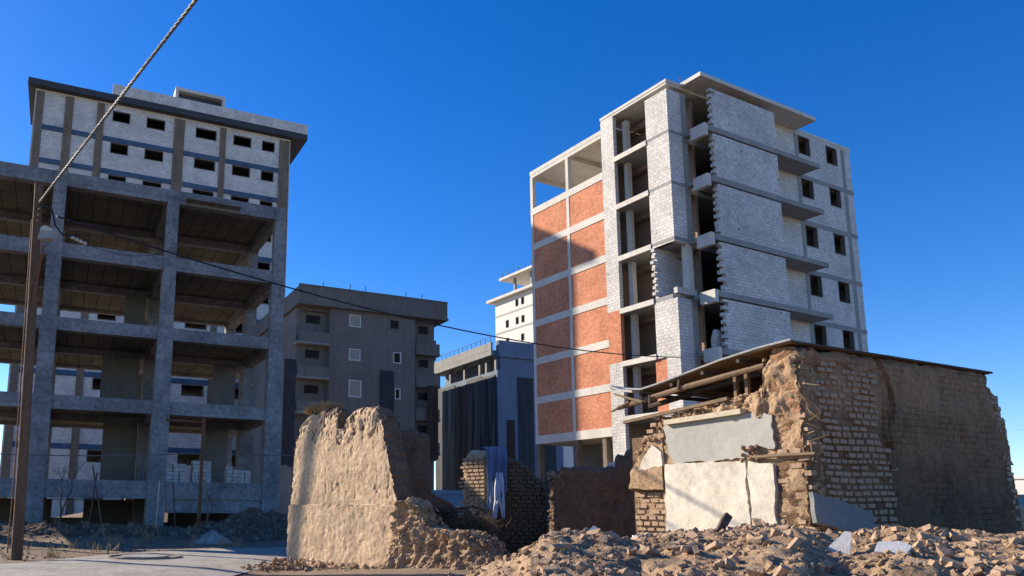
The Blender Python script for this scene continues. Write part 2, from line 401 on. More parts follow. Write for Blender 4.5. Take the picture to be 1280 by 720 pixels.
# ================================================================== CONCRETE FRAME BUILDING (left)
L = thing('frame_building', 'bare grey concrete frame with empty bays, nearest building on the left', 'building', (-11.01, 37, 0), 23.2)
US, VS = (-10.9, -5.37, 0.0, 5.65), (.38, 6.4, 12.3)
LEV = [(1.8, 2.65), (5.9, 6.55), (9.66, 10.28), (13.25, 13.95), (16.85, 17.55)]
WID = [.88, .84, .74, .66, .58]
for u in US:
    for k, v in enumerate(VS):
        mb = MB(); z = -.4
        for (b0, b1), w in zip(LEV, WID):
            w2 = w / 2; y0 = -.06 if k == 0 else v - w2
            mb.box(u - w2, u + w2, y0, y0 + w * .9, z, b1 - .004, None); z = b1 - .004
        mb.build('column', 'frame_concrete', L)
for k, (b0, b1) in enumerate(LEV):
    ends = sorted([(u - WID[k] / 2, u + WID[k] / 2) for u in US])
    for (a, b), (c, d) in zip(ends, ends[1:]):
        MB().box(b, c, .0, .5, b0, b1).build('beam', 'frame_concrete', L)
    mb = MB()
    for v in VS[1:]:
        for (a, b), (c, d) in zip(ends, ends[1:]):
            if v > 10 : mb.box(b, c, v - .2, v + .2, b1 - .38, b1 - .21)
            else: mb.box(b, c, v - .2, v + .2, b0 + .06, b1 - .21)
    for u in US:
        for va, vb in zip(VS, VS[1:]): mb.box(u - .2, u + .2, va + .46, vb - .42, b0 + .04, b1 - .22)
    mb.build('cross_beam', 'frame_concrete', L)
    MB().box(-11.3, 6.05, .5, 12.75, b1 - .17, b1 - .02).build('floor_slab', 'frame_concrete', L)
    mb = MB()
    for (a, b), (c, d) in zip(ends, ends[1:]):
        mb.box(b + .05, c - .05, .52, 6.1, b1 - .2, b1 - .172); mb.box(b + .05, c - .05, 6.65, 12.05, b1 - .2, b1 - .172)
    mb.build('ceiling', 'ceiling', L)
MB().box(.6, 3.4, -.55, .0, 17.0, 17.18).build('canopy_slab', 'frame_concrete', L)
mb = MB(); mb.box(.5, 5.2, .1, .34, 1.15, 1.79); mb.build('basement_lintel', 'frame_concrete', L)
MB().wall('x', -11.2, 5.9, -.4, 1.79, 9.6, 9.8, [(-4.6, -2.9, .75, 1.75), (-.9 + 1.4, 1.9, .5, 1.78), (-9.4, -7.4, .9, 1.7)]).build('basement_shade_wall', 'inner', L)  # added dark wall, makes the space under the lowest floor read unlit
MB().box(5.2, 5.5, .5, 9.5, -.4, 1.79).build('basement_shade_wall', 'inner', L)
for k, (u0, u1) in ((0, (-2.3, -.5)), (0, (3.3, 4.6)), (1, (-2.6, -.6)), (1, (3.6, 4.9)), (1, (-10.2, -8.6)), (2, (-1.6, -.5))):
    MB().box(u0, u1, 6.25, 6.4, LEV[k][1], LEV[k + 1][0] + .05).build('partition_wall', 'inner', L)
# block stacks on its first floor
LM = Matrix.Translation((-11.01, 37, 0)) @ Matrix.Rotation(R(23.2), 4, 'Z')
def lw(u, v, z): return LM @ Vector((u, v, z))
rg = random.Random(5)
def block_stack(u, v, nx, nz, label):
    mb = MB()
    for k in range(nz):
        for i in range(nx):
            for j in range(2):
                if k == nz - 1 and rg.random() < .4: continue
                x = i * .34 + rg.uniform(-.02, .02); y = j * .3 + rg.uniform(-.02, .02)
                mb.box(x, x + .31, y, y + .27, k * .205, k * .205 + .195)
    o = mb.build('block_stack', 'block'); o.location = lw(u, v, 2.645); o.rotation_euler = (0, 0, R(23.2))
    tag(o, label, 'blocks', 'pale block stacks on the first floor')
block_stack(.75, 2.6, 3, 5, 'pale block stack on the frame floor, beside the middle column')
block_stack(2.1, 2.7, 3, 6, 'tallest pale block stack on the frame floor, left of the rusty post')
block_stack(4.0, 3.2, 4, 5, 'wide pale block stack on the frame floor, near the right column')

# ================================================================== WHITE BLOCK TOWER (behind the frame)
k_ = 1.484
T = thing('block_tower', 'tall pale block tower with blue floor bands rising behind the grey frame', 'tower', (-13.25, 95, 0), 23.2)
def tz(z): return 1.5 + (z - 1.5) * k_
cols = [(-20.5, .55), (-18.35, .62), (-15.95, .55), (-9.65, .85), (-5.95, .5), (-.45, .9)]
WIN = [(-15.05, -13.65), (-12.36, -10.83), (-8.3, -6.5), (-5.05, -3.45), (-2.5, -1.32)]
FL = [34.05 - 2.8 * i for i in range(0, 13)]        # floor band tops (reduced scale)
zs0 = -1.0
holes = []
for i, f in enumerate(FL[1:]):
    for a, b in WIN:
        z1_, z0_ = tz(f + 2.37), tz(f + 1.42)
        if z0_ > 1: holes.append((a * k_, b * k_, z0_, z1_))
def cut(a0, a1): return [h for h in holes if a0 <= h[0] and h[1] <= a1]
span = [-20.9] + [c for c, w in cols[1:-1]] + [.1]
for a, b in zip(span, span[1:]):
    MB().wall('x', a * k_ + (.0 if a == -20.9 else .0), b * k_, zs0, tz(34.2), 0, .35, cut(a * k_, b * k_)).build('wall', 'tower_block', T)
for h in holes:
    MB().wall('x', h[0] + .003, h[1] - .003, h[2] + .003, h[3] - .003, -.02, .3, [(h[0] + .09, h[1] - .09, h[2] + .09, h[3] - .09)]).build('window_frame', 'inner', T)
for c, w in cols:
    MB().box((c - w / 2) * k_, (c + w / 2) * k_, -.16, -.004, zs0, tz(34.0)).build('column', 'rust_column', T)
for f in FL[1:]:
    if tz(f) < 1: continue
    for (c, w), (c2, w2) in zip(cols, cols[1:]):
        MB().box((c + w / 2) * k_ + .01, (c2 - w2 / 2) * k_ - .01, -.10, -.004, tz(f) - .62, tz(f)).build('floor_band', 'tower_band', T)
MB().wall('y', .36, 9, zs0, tz(34.2), -20.9 * k_, -20.9 * k_ + .35).build('side_wall', 'tower_block', T)
MB().wall('y', .36, 9, zs0, tz(34.2), .1 * k_ - .35, .1 * k_).build('side_wall', 'tower_block', T)
mb = MB(); mb.box(-20.9 * k_, .1 * k_, 9.01, 9.3, zs0, tz(34.2))
mb.box(-20.6 * k_, -.2 * k_, 5.5, 5.7, 0, tz(34.1)); mb.build('rear_wall', 'tower_block', T)
mb = MB()
for f in FL[1:]:
    if tz(f) > 1: mb.box(-20.6 * k_, -.2 * k_, .36, 8.9, tz(f) - .3, tz(f) - .02)
mb.build('floor_slab', 'inner', T)
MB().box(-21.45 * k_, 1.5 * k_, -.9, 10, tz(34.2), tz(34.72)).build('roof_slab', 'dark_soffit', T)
MB().box(-15.2 * k_, 1.52 * k_, -.92, -.6, tz(34.73), tz(35.65)).build('parapet', 'tower_block', T)
MB().box(1.52 * k_ - .32, 1.52 * k_, -.59, 9.9, tz(34.73), tz(35.65)).build('parapet', 'tower_block', T)
mb = MB(); a, b = -9.9 * k_, -5.5 * k_
mb.box(a, b, 3.5, 9, tz(38.0), tz(38.3)); mb.box(a, a + .4, 3.5, 9, tz(34.73), tz(38.0)); mb.box(b - .4, b, 3.5, 9, tz(34.73), tz(38.0)); mb.box(a + .4, b - .4, 8.7, 9, tz(34.73), tz(38.0))
mb.build('roof_housing', 'pale_concrete', T)
MB().wall('x', a + .41, b - .41, tz(34.73), tz(37.9), 4.2, 4.4).build('roof_housing_wall', 'dark_soffit', T)

# ================================================================== GREY APARTMENT BLOCK (middle)
G = thing('apartment_block', 'dark grey rendered flat-roofed block in shade, between the frame and the brick building', 'building', (5.32, 72, 0), 23.2)
wins = [(-9.5, -8.35, 17.97, 19.12, 1), (-9.5, -8.35, 14.8, 15.9, 1), (-9.45, -8.2, 11.4, 13.0, 1), (-9.45, -8.2, 8.3, 9.6, 0), (-9.45, -8.2, 5.1, 6.4, 0),
        (-5.45, -4.4, 18.14, 19.12, 0), (-5.05, -4.2, 14.9, 16.0, 2), (-4.85, -4.25, 11.5, 12.55, 2), (-5.1, -4.2, 8.3, 9.4, 0), (-5.1, -4.2, 5.1, 6.3, 0)]
MB().wall('x', -10.95, -2.75, -.5, 19.5, 0, .35, [w[:4] for w in wins]).build('wall', 'grey_render', G)
for w in wins:
    f = MB().wall('x', w[0] + .002, w[1] - .002, w[2] + .002, w[3] - .002, -.03, .2, [(w[0] + .1, w[1] - .1, w[2] + .1, w[3] - .1)]).build('window', 'white_render' if w[4] else 'inner', G)
    MB().box(w[0] + .1, w[1] - .1, .12, .15, w[2] + .1, w[3] - .1).build('window_infill', 'greyplaster' if w[4] == 1 else 'window_void', f)
bl = [(-13.5, -11.95, z, z + .95) for z in (18.0, 14.75, 11.5, 8.3, 5.1)]
MB().wall('x', -14.3, -11.35, -.5, 19.5, .9, 1.2, bl).build('balcony_wall', 'grey_render', G)
br = [(-2.2, -.95, z, z + .95) for z in (18.1, 14.8, 11.6, 8.4, 5.2)]
MB().wall('x', -2.74, -.37, -.5, 19.5, .7, 1.0, br).build('balcony_wall', 'grey_render', G)
for w in bl + br:
    y = 1.05 if w[0] < -5 else .85
    f = MB().wall('x', w[0] + .002, w[1] - .002, w[2] + .002, w[3] - .002, y - .2, y + .1, [(w[0] + .1, w[1] - .1, w[2] + .1, w[3] - .1)]).build('window', 'inner', G)
    MB().box(w[0] + .1, w[1] - .1, y, y + .03, w[2] + .1, w[3] - .1).build('window_infill', 'window_void', f)
MB().box(-11.35, -10.96, -.08, 1.19, -.5, 19.49).build('pilaster', 'grey_parapet', G)
for z in (16.15, 13.0, 9.8, 6.6):
    MB().box(-14.45, -11.36, -.12, .89, z - .18, z).build('balcony_slab', 'concrete', G)
    MB().box(-14.3, -11.37, -.06, .06, z + .004, z + 1.0).build('balcony_parapet', 'grey_render', G)
    MB().box(-2.7, -.1, -.12, .69, z - .18, z + .02).build('balcony_slab', 'grey_render', G)
    MB().box(-2.66, -.15, -.06, .06, z + .024, z + 1.0).build('balcony_parapet', 'grey_render', G)
for z in (15.9, 12.6, 9.3):
    MB().box(-.368, .3, 1.6, 6, z, z + 2.0).build('side_balcony', 'grey_parapet', G)
MB().box(-14.3, -13.95, 1.21, 24, -.5, 19.49).build('side_wall', 'grey_render', G)
MB().box(-.7, -.37, 1.01, 24, -.5, 19.49).build('side_wall', 'grey_render', G)
MB().box(-14.29, -.38, 24.01, 24.3, -.5, 19.49).build('rear_wall', 'grey_render', G)
MB().box(-13.9, -.75, .5, 23.9, 19.2, 19.48).build('roof_slab', 'inner', G)
MB().box(-14.55, .6, -.5, 24.5, 19.5, 19.72).build('roof_edge', 'grey_parapet', G)
mb = MB(); mb.box(-14.45, .5, -.45, -.2, 19.722, 21.25); mb.box(.25, .5, -.2, 24.4, 19.722, 21.25); mb.box(-14.45, -14.2, -.2, 24.4, 19.722, 21.25); mb.box(-14.2, .25, 24.15, 24.4, 19.722, 21.25)
mb.build('parapet', 'grey_parapet', G)
MB().box(-14.5, .55, -.5, -.15, 21.252, 21.36).build('coping', 'grey_parapet', G)
mb = MB()
for u in (-12.2, -9.6, -8.1, -3.9, -2.2): mb.tube([(u, -.3, 21.36), (u + .03, -.3, 21.9)], .035, 5)
mb.build('rebar', 'rust', G)
def hanging(parent, name, mat, axis, a0, a1, z0, z1, p, seed, th=.03):
    """a loose hanging sheet with folds"""
    n, mz = 26, 10; mbs = MB()
    for side in (0, 1):
        for j in range(mz + 1):
            for i in range(n + 1):
                a = lerp(a0, a1, i / n); z = lerp(z1, z0, j / mz) + (.25 * fr((a * 2, seed, 1), 1) if j == mz else 0)
                y = p - .10 - .05 * fr((a * 1.3, z * .15, seed), 1, 3) - .02 * math.sin(a * 3.1 + seed + 1.5 * fr((a, z * .3, seed), 1, 2)) + side * th
                mbs.v.append((a, y, z) if axis == 'x' else (y, a, z))
    N = (n + 1) * (mz + 1)
    for j in range(mz):
        for i in range(n):
            q = j * (n + 1) + i
            mbs.f.append((q, q + 1, q + n + 2, q + n + 1)); mbs.f.append((N + q, N + q + n + 1, N + q + n + 2, N + q + 1))
    for i in range(n):
        mbs.f.append((i, N + i, N + i + 1, i + 1)); q = mz * (n + 1) + i; mbs.f.append((q, q + 1, N + q + 1, N + q))
    for j in range(mz):
        q = j * (n + 1); mbs.f.append((q, q + n + 1, N + q + n + 1, N + q)); q += n; mbs.f.append((q, N + q, N + q + n + 1, q + n + 1))
    return mbs.build(name, mat, parent, True)
hanging(G, 'hanging_sheet', 'sheet', 'x', -6.4, -4.95, 7.0, 14.1, -.02, 2)
hanging(G, 'hanging_sheet', 'sheet', 'x', -15.6, -14.5, 5.0, 14.4, -.1, 5)
hanging(G, 'hanging_sheet', 'rustsheet', 'x', -1.6, -.4, 6.0, 13.0, -.15, 7)

NB = thing('shade_block', 'added unseen grey block behind the dark apartment block, shading its blue-grey neighbour', 'building', (5.7, 88.8, 0), 23.2)  # added out of view to throw shade on the blue-grey side wall
mb = MB(); mb.wall('x', -9, -.3, -.5, 24.4, 0, .3); mb.wall('x', -9, -.3, -.5, 24.4, 25.0, 25.3); mb.build('wall', 'grey_render', NB)
mb = MB(); mb.box(-.29, 0, 0, 25.3, -.5, 24.4); mb.box(-9.3, -9.01, 0, 25.3, -.5, 24.4); mb.build('side_wall', 'grey_render', NB)
MB().box(-9.2, -.1, .1, 25.2, 24.401, 24.6).build('roof', 'grey_parapet', NB)

# ================================================================== BLUE-GREY BUILDING
Bu = thing('rendered_building', 'blue-grey rendered building with dark sheets, left of the red brick wall', 'building', (13.82, 92, 0), 23.2); Bu.scale = (1.18, 1.18, 1.18)
MB().wall('x', .3, 8, -.5, 17.0, 0, .35).build('wall', 'blue_render', Bu)
MB().box(0, 8.2, -.25, .3, 17.002, 18.75).build('parapet', 'blue_render', Bu)
MB().wall('y', 0, 14, -.5, 15.6, -.05, .29).build('side_wall', 'blue_render', Bu)
mb = MB()
for v in (.3, 2.2, 3.6, 7.0, 10.4, 13.6): MB().box(-.02, .3, v, v + .35, 15.602, 17.2).build('top_post', 'concrete', Bu)
MB().box(1.2, 1.4, .4, 14, 15.602, 17.2).build('inner_wall', 'blue_render', Bu)
MB().box(-.6, 1.6, .31, 14.4, 17.21, 17.75).build('roof_slab', 'concrete', Bu)
MB().box(-.62, -.4, .31, 14.4, 17.752, 18.6).build('parapet', 'concrete', Bu)
MB().box(.4, 8, .4, 14, 15.3, 15.59).build('floor_slab', 'inner', Bu)
mb = MB()
for i in range(15): mb.tube([(-.5, .6 + i, 18.6), (-.5, .6 + i, 19.2)], .03, 5)
mb.tube([(-.5, .5, 19.2), (-.5, 14.6, 19.2)], .03, 5); mb.build('railing', 'rust', Bu)
for i, (a, b, z0, z1) in enumerate([(.35, 3.2, 1, 15.2), (3.1, 6.4, 1, 15.4), (6.2, 9.4, 1, 15.0), (9.2, 13.9, 1, 15.3)]):  # real sheets, widened and darkened to stand in for shade on this side
    hanging(Bu, 'hanging_sheet', ('sheet', 'sheet', 'rustsheet', 'sheet')[i], 'y', a, b, z0, z1, -.06, i * 3.1)
for i, (a, b, z0, z1) in enumerate([(1.0, 1.9, 4, 10.4), (2.4, 4.3, 2, 15.0), (5, 7, 1, 14)]):
    hanging(Bu, 'hanging_sheet', ('rustsheet', 'sheet', 'sheet')[i], 'x', a, b, z0, z1, -.02, 20 + i * 2.7)

# ================================================================== FAR WHITE BUILDING
Wh = thing('white_building', 'distant sunlit white building with small dark windows and an open roof storey', 'building', (28.16, 125, 0), 28)
wv = [(a, b, z - d, z + .0 - d + h) for d in (0, 3.35) for a, b, z, h in ((9.1, 9.95, 37.8, 1.35), (7.45, 8.3, 37.8, 1.35))] + [(12.0, 12.9, 34.4, 1.45 + 34.4)]
wv += [(7.6, 8.5, 31.15, 32.45), (12.0, 12.93, 31.1, 32.5), (9.1, 9.95, 27.6, 29), (7.5, 8.4, 27.6, 29), (3.5, 4.5, 37.8, 39.2), (3.5, 4.5, 34.4, 35.8)]
MB().wall('y', 0, 16.1, -.5, 40.0, 0, .35, wv).build('wall', 'white_render', Wh)
for w in wv:
    f = MB().wall('y', w[0] + .002, w[1] - .002, w[2] + .002, w[3] - .002, -.03, .3, [(w[0] + .08, w[1] - .08, w[2] + .08, w[3] - .08)]).build('window', 'inner', Wh)
    MB().box(.2, .24, w[0] + .08, w[1] - .08, w[2] + .08, w[3] - .08).build('window_infill', 'window_void', f)
mb = MB(); mb.box(.36, 14, 0, .3, -.5, 40); mb.box(.36, 14, 15.8, 16.1, -.5, 40); mb.box(13.7, 14, .31, 15.79, -.5, 40); mb.build('wall', 'white_render', Wh)
mb = MB()
for z in (33.6, 36.9): mb.box(-.03, -.002, 0, 16.1, z, z + .35)
mb.build('floor_band', 'greyplaster', Wh)
MB().box(-1.0, 14, -.5, 17.6, 40.0, 40.5).build('roof_slab', 'pale_concrete', Wh)
mb = MB()
for v in (1, 5.5, 10.3): mb.box(.2, .65, v, v + .45, 40.5, 43.4)
for v in (1, 5.5, 10.3): mb.box(7.2, 7.65, v, v + .45, 40.5, 43.4)
mb.build('column', 'concrete', Wh)
MB().box(-1.0, 9, 0, 13.5, 43.4, 43.85).build('upper_roof_slab', 'pale_concrete', Wh)
mb = MB()
for v in (2, 4.5, 6, 8, 9.5, 11, 12.8): mb.tube([(-.6, v, 43.85), (-.6, v + .1, 44.8)], .05, 5)
mb.build('rebar', 'rust', Wh)

# ================================================================== BRICK AND BLOCK BUILDING (right)
B = thing('brick_block_building', 'unfinished seven-storey block with red brick side and white block front', 'building', (17.46, 44, 0), 28)
BANDS = [6.83, 9.7, 12.65, 15.57, 18.53, 21.6, 24.45]
D_ = 6.2
# brick wing
for i, z in enumerate(BANDS):
    mb = MB(); mb.box(.0, D_, 5.76, 13.5, z - .52, z) if i else mb.box(.0, D_, 5.76, 13.5, z - .6, z)
    mb.build('floor_band', 'pale_concrete', B)
for a, b in zip(BANDS, BANDS[1:]):
    for v0, v1 in ((5.77, 9.18), (9.46, 13.22)):
        MB().box(.05, .3, v0, v1, a + .002, b - .522).build('brick_panel', 'brick', B)
for v0, v1 in ((9.18, 9.46), (13.22, 13.5)):
    mb = MB()
    for a, b in zip(BANDS, BANDS[1:] + [27.45]): mb.box(.01, .35, v0, v1, a + .001, b - .523 if b < 27 else 26.98)
    mb.build('column', 'pale_concrete', B)
    mb = MB(); mb.box(D_ - .4, D_ - .02, v0, v1, -.5, 26.98); mb.build('column', 'pale_concrete', B)
mb = MB(); mb.box(D_ - .3, D_ - .03, 5.77, 9.17, 6.85, 24.4); mb.box(D_ - .3, D_ - .03, 9.47, 13.2, 6.85, 24.4); mb.box(.31, D_ - .31, 13.23, 13.48, 6.85, 24.4)
mb.build('rear_wall', 'brick', B)
MB().box(0, D_, 5.76, 13.52, 27.25, 27.55).build('roof_slab', 'pale_concrete', B)
mb = MB(); mb.box(.02, .33, 5.8, 13.48, 26.98, 27.249); mb.box(D_ - .35, D_ - .03, 5.8, 13.48, 26.85, 27.249); mb.box(.34, D_ - .36, 9.2, 9.45, 26.9, 27.249); mb.box(.34, D_ - .36, 13.22, 13.47, 26.9, 27.249)
mb.build('roof_beam', 'pale_concrete', B)
for v in (6.6, 9.3, 13.3):
    MB().box(.1, .5, v - .18, v + .18, -.5, 6.22).build('column', 'rust_column', B)
MB().box(3.5, 3.8, 5.8, 13.4, -.5, 6.2).build('ground_floor_wall', 'inner', B)

# white part: floors
WF = [7.4, 10.95, 14.45, 18.0, 21.6, 25.0]
TOP = 28.4
for z in WF:
    MB().box(.02, 19.2, .36, 5.7, z - .3, z).build('floor_slab', 'concrete', B)
    MB().box(-.07, .019, 1.79, 4.62, z - .32, z + .02).build('slab_edge', 'pale_concrete', B)
mb = MB(); mb.box(-.015, 19.35, -.02, 5.8, TOP - .19, TOP); mb.box(.02, 19.3, .02, 5.75, TOP - .35, TOP - .191); mb.build('roof_slab', 'pale_concrete', B)
def seg(z):
    """blocks between two floors"""
    i = WF.index(z); return z, (WF[i + 1] if i + 1 < len(WF) else TOP - .352)
# white strip
for z in WF:
    a, b = seg(z)
    if z == 10.95: MB().box(0, .3, 4.64, 5.758, a, b - .002).build('brick_strip', 'brick', B)
    else: MB().box(0, .3, 4.62, 5.758, a, b - .002).build('block_strip', 'block', B)
MB().box(0, .3, 4.62, 5.758, -.5, 7.398).build('block_strip', 'block', B)
# corner
def teeth(a, b, z0, z1, axis, p0, p1, left=True, right=False, step=.2, rg=random.Random(2)):
    """block panel whose free edge is left toothed"""
    z = z0; L_, R_ = [], []; k = 0
    while z < z1 - .01:
        h = min(step, z1 - z); o = (0 if k % 2 else .2) + rg.uniform(-.05, .05) + (rg.choice((.2, -.12)) if rg.random() < .2 else 0); o2 = (0 if k % 2 else .2) + rg.uniform(-.03, .03)
        L_ += [(a + (o if left else 0), z), (a + (o if left else 0), z + h)]; R_ += [(b - (o2 if right else 0), z), (b - (o2 if right else 0), z + h)]
        z += h; k += 1
    poly = L_ + list(reversed(R_))
    cl = []
    for p in poly:
        if not cl or (abs(p[0] - cl[-1][0]) > 1e-5 or abs(p[1] - cl[-1][1]) > 1e-5): cl.append(p)
    return MB().prism(cl, axis, p0, p1)
for z in WF:
    a, b = seg(z)
    if z == 14.45:
        teeth(-.12, 3.2, a + .004, b - .31, 'x', 1.5, 1.75).build('toothed_wall', 'block', B)
        MB().box(1.15, 1.6, .05, .5, a, b - .3).build('column', 'pale_concrete', B)
        MB().box(0, 1.7, -.02, .25, a + .002, a + .35).build('block_course', 'block', B)
    elif z == 7.4:
        MB().box(0, .3, .02, 1.05, a, b - .31).build('corner_wall', 'block', B)
        MB().box(.1, .35, 1.05, 2.0, a, b - .33).build('brick_infill', 'brick', B)
        MB().box(.3, 1.2, 0, .3, a, b - .31).build('corner_wall', 'block', B)
        MB().box(1.2, 1.68, -.02, .45, a, b - .3).build('column', 'concrete', B)
    else:
        mb = MB(); mb.box(0, .3, .3, 1.77, a - .3, b - .302); mb.box(0, 1.2, 0, .3, a - .3, b - .302)
        mb.build('corner_wall', 'block', B)
        if z > 10.95: mb = MB(); mb.box(-.012, -.002, -.012, 1.78, z - .2, z); mb.box(-.002, 1.19, -.012, -.002, z - .2, z); mb.build('floor_band', 'concrete', B)
        MB().box(1.2, 1.68, -.02, .45, a - .3, b - .302).build('column', 'concrete', B)
mb = MB(); mb.box(0, .3, .02, 1.75, -.5, 7.08); mb.box(.3, 1.2, 0, .3, -.5, 7.08); mb.build('corner_wall', 'block', B)
for z in WF:          # inside: a pale column and a brown back wall behind the openings
    a, b = seg(z)
    MB().box(.75, 1.1, 4.15, 4.5, a, b - .3).build('inner_column', 'pale_concrete', B)
    MB().box(2.6, 2.8, .4, 5.6, a, b - .31).build('inner_wall', 'brown_wall', B)
    mb = MB(); mb.box(1.9, 2.2, .5, 5.55, b - .7, b - .305); mb.build('inner_beam', 'brown_wall', B)
MB().box(.31, 19.2, 5.705, 5.75, -.5, 28.0).build('rear_wall', 'brown_wall', B)
# projecting bay on the front
PF = [(z - .1) for z in WF[1:]]
zb = [10.95, 14.45, 18.0, 21.75, 25.05]
for i, z in enumerate(zb):
    MB().plate([(1.42, -1.5), (12.9, -1.5), (12.9, -.004), (1.42, -.004)], z - .3, z - .04).build('balcony_slab', 'concrete', B)
    MB().box(1.36, 1.66, -1.56, -.5, z - .74, z + .03).build('slab_end', 'pale_concrete', B)
    MB().box(8.42, 12.92, -1.53, -1.4, z - .34, z - .02).build('slab_edge', 'concrete', B)
    MB().box(1.8, 8.42, -1.52, -1.3, z - .36, z - .002).build('slab_edge', 'concrete', B)
MB().box(1.3, 12.9, -1.55, -.022, TOP - .2, TOP + .06).build('roof_canopy', 'pale_concrete', B)
zz = zb + [28.08]
for a, b in zip(zz, zz[1:]):
    teeth(2.12, 8.4, a + .002, b - .45, 'x', -1.48, -1.24, step=.22).build('toothed_wall', 'block', B)
    MB().box(8.16, 8.39, -1.235, -.004, a + .002, b - .45).build('return_wall', 'block', B)
teeth(2.12, 8.4, 7.5, 10.5, 'x', -1.48, -1.24, step=.22).build('toothed_wall', 'block', B)
MB().box(2.0, 8.4, -1.5, -.1, 6.9, 7.3).build('balcony_slab', 'concrete', B)
# right part of the front
wz = [(z + 1.45, z + 3.05) for z in WF] 
hl = []
for i, z in enumerate(WF):
    top = z + 2.95 if i == 5 else z + 3.25
    s0 = z + 1.55 if i == 5 else z + 1.7
    if i == 5: s0, top = 26.55, 27.95
    hl += [(13.12, 14.48, s0, top), (16.35, 17.68, s0, top)]
MB().wall('x', 8.4, 12.7, -.5, TOP - .352, 0, .3).build('front_wall', 'block', B)
MB().wall('x', 13.06, 18.15, -.5, TOP - .352, 0, .3, hl).build('front_wall', 'block', B)
MB().wall('x', 18.55, 19.3, -.5, TOP - .352, 0, .3).build('front_wall', 'block', B)
for u in (12.7, 18.15):
    MB().box(u, u + (.36 if u < 15 else .4), -.02, .35, -.5, TOP - .353).build('column', 'concrete', B)
for z in WF:
    mb = MB(); mb.box(13.07, 18.14, -.03, -.002, z - .33, z); mb.box(18.56, 19.32, -.03, -.002, z - .33, z); mb.build('floor_band', 'concrete', B)
for h in hl:
    MB().wall('x', h[0] + .002, h[1] - .002, h[2] + .002, h[3] - .002, -.015, .28, [(h[0] + .06, h[1] - .06, h[2] + .06, h[3] - .06)]).build('window_frame', 'inner', B)
MB().wall('y', .31, 5.7, -.5, TOP - .352, 19.0, 19.3).build('side_wall', 'block', B)
MB().box(8.1, 8.35, .36, 5.6, 0, 28).build('inner_wall', 'inner', B)
MB().box(14.9, 15.1, .36, 5.6, 0, 28).build('inner_wall', 'inner', B)
MB().box(8.36, 19.0, 3.4, 3.6, 0, 28).build('inner_wall', 'inner', B)
mb = MB(); rg = random.Random(8)
for i in range(16):
    u = rg.uniform(.5, 18.8); v = rg.choice((.3, .5, 2.5, 5)); h = rg.uniform(.5, 1.1)
    mb.tube([(u, v, TOP), (u + rg.uniform(-.08, .08), v, TOP + h)], .022, 5)
mb.build('rebar', 'rust', B)
mb = MB(); rg = random.Random(9)
for i in range(5): mb.box(.4 + i * .3, .65 + i * .3, 3.2, 3.45, WF[1] + .02, WF[1] + rg.uniform(.1, .35))
for z in (18.0, 10.95):
    for i in range(5): mb.chunk((2.3 + rg.uniform(-.5, .6), -1.0 + rg.uniform(-.2, .3), z + .12), .16, rg)
mb.build('loose_blocks', 'block', B)
mb = MB(); mb.prism([(1.85, 11.0), (2.7, 11.0), (2.7, 11.9), (2.6, 12.2), (2.1, 12.25), (1.85, 11.7)], 'x', -.9, -.7); mb.build('leaning_board', 'block', B)

# ================================================================== MUD WALL (foreground left)
rgm = random.Random(11)
def mwsurf(u, z):
    y = 0
    if z < 1.55 + .05 * fr((u, 0, 3), 1): y -= .05
    if z > 3.2 + .5 * fr((u * 1.2, 5, 0), 1): y += .09 * max(0, .25 + fr((u * 3, 2, z * 3), 1.0, 4))
    y += (.06 if z > 1.7 else 0) * max(0, fr((u * 4 + .2 * fr((z * 3, u, 0), 1), 9, z * .7), 1.0) - .42)
    if z < 1.5: y += .02 * max(0, fr((u * 2.4, 3, z * 2.4), 1, 4) - .15)
    y += (.07 if z > 1.6 else .03) * max(0, fr((u * 2.2, 4, z * 2.2), 1.5) - .45)
    y += .008 * fr((u * 7, 2, z * 7), 1.0, 4) + (.016 * max(0, fr((u * 9, 8, z * 6), 1.0, 2) - .2) if z > 1.5 else .003 * fr((u * 12, 1, z * 12), 1, 3))
    return y
mb = MB()
ruin(mb, [(0, -.18), (1, -.2), (2.75, -.04), (3.3, .05), (3.7, .2), (4.1, .4)], [(0, 3.95), (.2, 3.97), (.5, 4.16), (1.3, 4.34), (1.7, 4.2), (2.1, 4.06), (2.6, 3.9), (3.04, 3.76), (3.5, 3.62), (4.2, 3.5)],
     [(0, 3.6), (.06, 3.88), (.15, 4.0), (.30, 4.02), (.42, 3.98), (.485, 3.9), (.50, 3.52), (.55, 3.5), (.60, 3.72), (.68, 3.86), (.80, 3.9), (.93, 3.88), (.97, 3.8), (1, 3.6)], .55, 230, 190, .016, 1.0, -.1, .055, mwsurf)
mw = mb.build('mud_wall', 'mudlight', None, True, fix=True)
mw.data.materials.append(M['mudcore_shaded'])      # brown core on broken end and top, also darkened to deepen the end's shade
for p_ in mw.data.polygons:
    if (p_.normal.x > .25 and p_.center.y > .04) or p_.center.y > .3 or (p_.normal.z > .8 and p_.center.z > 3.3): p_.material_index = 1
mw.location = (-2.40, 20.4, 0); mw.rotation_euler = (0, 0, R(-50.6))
tag(mw, 'tall broken sunlit mud wall in the foreground beside the road', 'wall')
# the darker return wall behind its right end
mb = MB(); ruin(mb, [(0, 0), (4, .1)], [(0, 2.3), (1.6, 1.6), (1.9, 1.0), (3.5, .95), (3.7, .8)], [(0, 3.55), (.5, 3.6), (1, 3.45)], .4, 40, 50, .03, 6.0, -.1, .06)
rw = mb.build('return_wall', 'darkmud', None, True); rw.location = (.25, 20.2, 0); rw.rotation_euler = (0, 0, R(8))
tag(rw, 'shaded brown mud wall stub standing behind the tall sunlit mud wall', 'wall')
